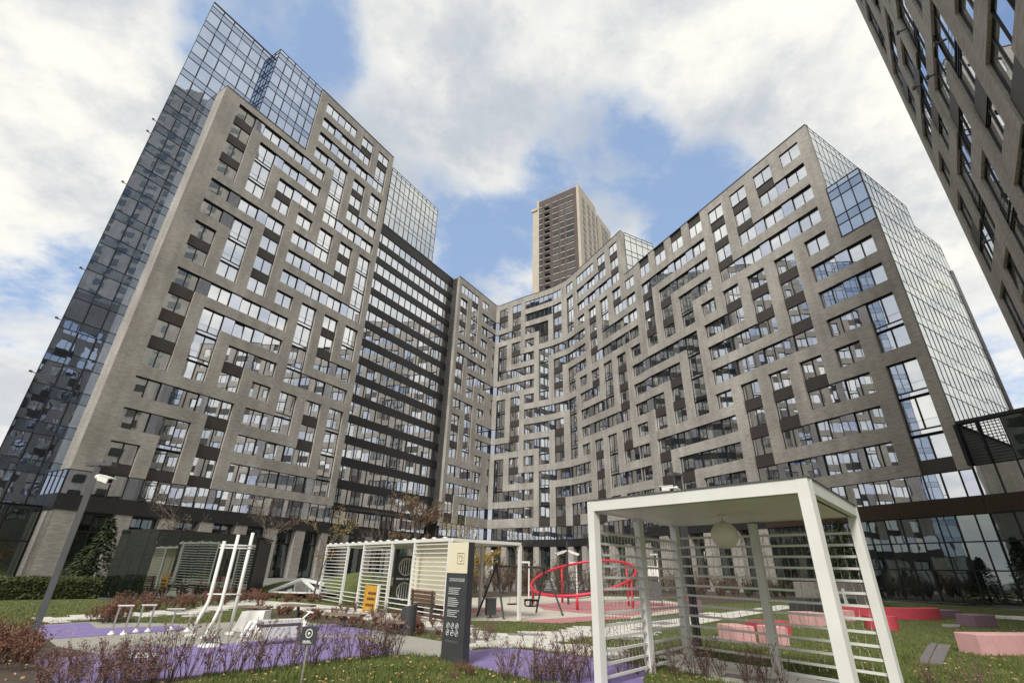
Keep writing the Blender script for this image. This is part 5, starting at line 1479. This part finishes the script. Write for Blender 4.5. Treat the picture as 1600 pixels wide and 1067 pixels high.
def shrub_meshes(seed, h, spread, nst, nleaf, ls, lm, twig_r=.0055, lean=.5):
    r = random.Random(seed); st = MB(); lf = MB()
    for k in range(nst):
        an = r.uniform(0, 6.28); ro = r.uniform(0, .12 * spread); p = Vector((ro * math.cos(an), ro * math.sin(an), 0))
        hh = h * r.uniform(.55, 1.05); ln = r.uniform(.1, lean) * spread; pts = [p]
        for j in range(1, 5):
            t_ = j / 4; pts.append(p + Vector((math.cos(an) * ln * t_ ** 1.3 + r.uniform(-.02, .02), math.sin(an) * ln * t_ ** 1.3 + r.uniform(-.02, .02), hh * t_)))
        st.tube(pts, [twig_r, twig_r * .9, twig_r * .75, twig_r * .55, twig_r * .3], 3, False)
        for q in range(3):
            j = r.randint(1, 3); o = pts[j]; a2 = an + r.uniform(-1.2, 1.2); l2 = hh * r.uniform(.15, .35)
            e = o + Vector((math.cos(a2) * l2 * .6, math.sin(a2) * l2 * .6, l2 * .8)); st.tube([o, (o + e) / 2 + Vector((0, 0, .01)), e], [twig_r * .6, twig_r * .5, twig_r * .25], 3, False)
            for _ in range(nleaf // (nst * 3)):
                leafquad(lf, o + (e - o) * r.uniform(.2, 1.05) + Vector((r.uniform(-.03, .03), r.uniform(-.03, .03), r.uniform(-.03, .03))), ls * r.uniform(.6, 1.3), r)
        for _ in range(nleaf // (nst * 3)):
            j = r.randint(2, 4); leafquad(lf, pts[j] + Vector((r.uniform(-.04, .04), r.uniform(-.04, .04), r.uniform(-.05, .03))), ls * r.uniform(.6, 1.3), r)
    return st.mesh('stems', TWIG), lf.mesh('leaves', lm)
VAR = {}
for kind, args in {'bare': dict(h=.75, spread=.75, nst=11, nleaf=110, ls=.02, lm=LEAFM), 'dense': dict(h=.62, spread=.7, nst=16, nleaf=520, ls=.023, lm=LEAFR),
                   'mauve': dict(h=.66, spread=.7, nst=15, nleaf=230, ls=.02, lm=LEAFM), 'low': dict(h=.34, spread=.5, nst=14, nleaf=520, ls=.022, lm=LEAFR),
                   'dry': dict(h=1.5, spread=1.0, nst=20, nleaf=500, ls=.035, lm=LEAFB, twig_r=.009), 'green': dict(h=1.1, spread=1.1, nst=16, nleaf=1100, ls=.045, lm=LEAFG)}.items():
    VAR[kind] = [shrub_meshes(100 + 7 * k + len(kind), **args) for k in range(4)]
def shrub(kind, p, sc, label, group, name='shrub'):
    t = thing(name, label, 'shrub', (p.x, p.y, 0), RND.uniform(0, 6.28), group, local=True)
    s_, l_ = RND.choice(VAR[kind]); t.scale = (sc, sc, sc * RND.uniform(.85, 1.15))
    for me, nm in ((s_, 'stems'), (l_, 'leaves')):
        o = bpy.data.objects.new(nm, me); COL.objects.link(o); o.parent = t
    return t
def bed(kind, n, sampler, s0, s1, label, group, name='shrub', space=.0):
    got = []
    tries = 0
    while len(got) < n and tries < n * 40:
        tries += 1; p = sampler()
        if any((p.x - q.x) ** 2 + (p.y - q.y) ** 2 < space * space for q in got): continue
        got.append(p); shrub(kind, p, RND.uniform(s0, s1), label, group, name)
U = RND.uniform
bed('dense', 22, lambda: G(U(-70, 42), U(1003, 1050)), .6, .95, 'dense red brown shrub round the foot of the lamp post', 'red shrubs at the lamp post', space=.25)
bed('mauve', 26, lambda: G(U(60, 240), U(1046, 1082)), .5, .75, 'mauve brown twiggy shrub in front of the purple court', 'mauve shrubs before the court', space=.22)
def along(pts, jx=0, jy=0):
    k = RND.randrange(len(pts) - 1); t_ = RND.random(); x = pts[k][0] + (pts[k + 1][0] - pts[k][0]) * t_ + U(-jx, jx); y = pts[k][1] + (pts[k + 1][1] - pts[k][1]) * t_ + U(-jy, jy); return G(x, y)
bed('bare', 24, lambda: along([(190, 1068), (330, 1060), (460, 1042), (560, 1030), (625, 1024)], 4, 3), .75, 1.15, 'sparse bare twig shrub along the front edge of the purple court', 'bare shrubs along the court edge', space=.2)
bed('mauve', 4, lambda: along([(560, 1030), (620, 1022)], 10, 3), .5, .65, 'sparse bare twig shrub along the front edge of the purple court', 'bare shrubs along the court edge', space=.2)
bed('dense', 4, lambda: G(U(705, 745), U(1046, 1066)), .22, .36, 'small red brown bush at the foot of the sign pillar', 'bushes at the sign pillar', space=.15)
bed('bare', 12, lambda: along([(760, 1050), (830, 1068), (880, 1068), (935, 1064)], 8, 6), .7, 1.05, 'bare reddish twig shrub in front of the right purple patch', 'shrubs before the right purple patch', space=.18)
bed('mauve', 5, lambda: along([(850, 1066), (920, 1064)], 14, 5), .5, .8, 'bare reddish twig shrub in front of the right purple patch', 'shrubs before the right purple patch', space=.18)
bed('bare', 16, lambda: along([(955, 1048), (1010, 1050), (1110, 1062), (1250, 1085)], 6, 5), .6, .9, 'thin twig shrub beside the white path under the near pergola', 'twig shrubs beside the pergola path', space=.2)
bed('bare', 5, lambda: along([(1400, 1090), (1440, 1080), (1500, 1090), (1560, 1095)], 10, 10), .5, .7, 'thin bare twig shrub in the lawn right of the pergola', 'bare twigs in the right lawn', space=.3)
bed('low', 40, lambda: along([(388, 953), (490, 965), (600, 980), (690, 993)], 6, 4), .5, .9, 'low russet shrub in the strip along the white path', 'russet shrubs along the white path', space=.22)
bed('dense', 14, lambda: along([(530, 957), (600, 967), (690, 981)], 8, 3), .35, .6, 'leafy russet shrub in the strip before the long pergola', 'russet shrubs before the long pergola', space=.3)
bed('dense', 9, lambda: along([(150, 972), (185, 971)], 12, 3), .6, .85, 'rounded russet bush on the lawn beyond the push-up bars', 'russet bushes beyond the bars', space=.22)
bed('dense', 30, lambda: along([(190, 955), (260, 952), (340, 946), (400, 940)], 14, 3), .6, .95, 'russet bush in the bed before the mirror pavilion', 'russet bushes before the pavilion', space=.4)
bed('bare', 9, lambda: along([(740, 997), (770, 1003)], 8, 4), .45, .7, 'short dry tuft at the edge of the white path by the totem', 'dry tufts by the totem path', space=.25)
bed('dry', 60, lambda: G(U(700, 1080), U(919, 929)), .8, 1.5, 'tall dry brown shrub in the bed behind the playground', 'dry shrubs behind the playground', space=.7)
bed('dry', 30, lambda: G(U(1060, 1300), U(925, 934)), .7, 1.2, 'dry brown shrub along the foot of the brick wing', 'dry shrubs along the brick wing', space=.8)
bed('green', 14, lambda: G(U(1150, 1330), U(926, 936)), .7, 1.1, 'dark green bush along the foot of the brick wing', 'green bushes along the brick wing', space=.9)
bed('low', 10, lambda: G(U(405, 500), U(937, 942)), .8, 1.2, 'low russet shrub at the edge of the pyramid skylight mound', 'dry shrubs by the skylight', space=.6)

# clipped hedge at the left
def hedge(a, b, w, h, label):
    t = thing('hedge', label, 'hedge', ((a.x + b.x) / 2, (a.y + b.y) / 2, 0))
    d_ = V2(b.x - a.x, b.y - a.y); L_ = d_.length; d_.normalize(); n_ = V2(-d_.y, d_.x); r = random.Random(5)
    A_, B_ = V2(a.x, a.y), V2(b.x, b.y)
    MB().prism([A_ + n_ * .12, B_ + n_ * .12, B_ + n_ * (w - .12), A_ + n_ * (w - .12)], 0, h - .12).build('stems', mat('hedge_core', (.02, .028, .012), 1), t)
    lf = MB()
    for _ in range(16000):
        u_ = r.uniform(0, L_); face = r.random()
        if face < .5: q = A_ + d_ * u_ + n_ * r.uniform(0, w); z = h + r.gauss(0, .05)
        else: q = A_ + d_ * u_ + n_ * r.gauss(0.02, .06); z = r.uniform(0, h)
        leafquad(lf, Vector((q.x, q.y, max(.02, z))), r.uniform(.03, .06), r)
    lf.build('leaves', mat('hedge_leaf', (.045, .062, .02), .9, 0, .3, 1.5, col2=(.12, .125, .045)), t)
hedge(G(-60, 938), G(172, 934), 1.4, .72, 'clipped green hedge along the lawn at the foot of the glass tower')

def conifer(p, h, r0, label, seed, m=LEAFG):
    r = random.Random(seed)
    t = thing('conifer_tree', label, 'tree', (p.x, p.y, 0))
    MB().tube([(p.x, p.y, 0), (p.x, p.y, h * .95)], [.09 * h / 5, .02], 7).build('trunk', BARK, t)
    lf = MB(); nb = int(26 * h)
    for k in range(nb):
        z = h * (.06 + .93 * (k / nb)); R_ = r0 * (1 - z / h) ** .85 * r.uniform(.75, 1.15) + .05; an = k * 2.4 + r.uniform(-.3, .3)
        for j in range(42):
            u_ = r.random() ** .6; rr_ = R_ * u_; aa = an + r.gauss(0, .22) * (1 - .4 * u_)
            c = Vector((p.x + rr_ * math.cos(aa), p.y + rr_ * math.sin(aa), z - .22 * rr_ + r.gauss(0, .05)))
            d_ = Vector((math.cos(aa), math.sin(aa), -.25 + r.gauss(0, .3))).normalized(); s_ = d_.cross(Vector((r.gauss(0, .4), r.gauss(0, .4), 1))).normalized(); L_ = r.uniform(.12, .26) * (h / 5) ** .3
            i = len(lf.v); lf.v += [tuple(c - s_ * .045), tuple(c + s_ * .045), tuple(c + d_ * L_)]; lf.f.append((i, i + 1, i + 2))
    lf.build('crown', m, t); return t
conifer(G(132, 931), 3.3, 1.25, 'dark green conifer at the corner of the mirror pavilion, beside the hedge', 3)
conifer(G(112, 928), 2.2, .9, 'smaller dark conifer close behind the hedge', 4)
conifer(G(1522, 944), 7.2, 1.9, 'tall dark spruce close against the black ground floor glass', 5)
conifer(G(1342, 946), 5.2, 1.9, 'broad dark spruce behind the near pergola by the glass corner', 6)
conifer(G(1318, 942), 3.6, 1.6, 'low dark spruce seen between the pergola slats', 7)

def tree(p, h, label, seed, lm, nleaf, ls=.05, tr=.05, spread=.35, cz=.35, leaf_lo=.0):
    r = random.Random(seed); t = thing('young_tree', label, 'tree', (p.x, p.y, 0)); br = MB(); lf = MB(); tips = []
    def grow(o, d_, L_, rad_, lvl):
        pts = [o]; rs = [rad_]; q = o; dd_ = d_
        for k in range(3):
            dd_ = (dd_ + Vector((r.gauss(0, .12), r.gauss(0, .12), r.gauss(.05, .08)))).normalized(); q = q + dd_ * (L_ / 3); pts.append(q); rs.append(rad_ * (1 - .22 * (k + 1)))
        br.tube(pts, rs, 5 if lvl < 2 else 3, False)
        if lvl >= 3: tips.append((o, q)); return
        nb_ = 4 if lvl == 0 else 4
        for k in range(nb_ + (3 if lvl == 0 else 0)):
            f_ = r.uniform(cz, 1.0) if lvl == 0 else r.uniform(.35, 1.0); j = min(2, int(f_ * 3)); o2 = pts[j] + (pts[j + 1] - pts[j]) * (f_ * 3 - j)
            an = r.uniform(0, 6.28); tilt = r.uniform(.35, .8) if lvl == 0 else r.uniform(.35, .9)
            nd = (dd_ + Vector((math.cos(an), math.sin(an), 0)) * tilt * (1 + spread)).normalized(); grow(o2, nd, L_ * (r.uniform(.38, .55) if lvl == 0 else r.uniform(.5, .7)), rad_ * .5, lvl + 1)
        tips.append((pts[-2], pts[-1]))
    grow(Vector((p.x, p.y, 0)), Vector((0, 0, 1)), h * .72, tr, 0)
    br.build('trunk', BARK, t)
    for k in range(nleaf):
        a_, b__ = r.choice(tips); q = a_ + (b__ - a_) * r.random() + Vector((r.gauss(0, .08), r.gauss(0, .08), r.gauss(0, .08)))
        if q.z > h * leaf_lo: leafquad(lf, q, ls * r.uniform(.6, 1.3), r)
    if nleaf: lf.build('crown', lm, t)
    return t
tree(G(487, 938), 3.9, 'young bare tree with a few ochre leaves left of the long pergola', 21, LEAFY, 420, .05, .06)
tree(G(635, 936), 4.6, 'young tree with dry brown leaves rising behind the long pergola roof', 22, LEAFB, 4200, .055, .06, leaf_lo=.3)
tree(G(572, 932), 5.0, 'slim bare tree behind the long pergola before the dark link', 23, LEAFB, 0, .05, .06)
tree(G(694, 934), 4.4, 'slim young tree with sparse yellow green leaves above the pergola corner', 24, LEAFY, 500, .05, .045)
tree(G(757, 936), 2.9, 'small tree with yellow green foliage behind the box litter bin', 25, LEAFY, 1500, .055, .04)
tree(G(385, 932), 4.4, 'slim tree with dry leaves beside the mirror pavilion', 26, LEAFB, 500, .05, .05)
tree(G(255, 922), 5.2, 'young tree with brown leaves rising behind the mirror pavilion', 27, LEAFB, 260, .06, .06)
tree(G(805, 926), 4.0, 'bare young tree in the bed behind the swing, left of the camera post', 28, LEAFB, 250, .05, .05)
tree(G(955, 926), 4.2, 'bare young tree in the bed behind the red ring', 29, LEAFB, 250, .05, .05)
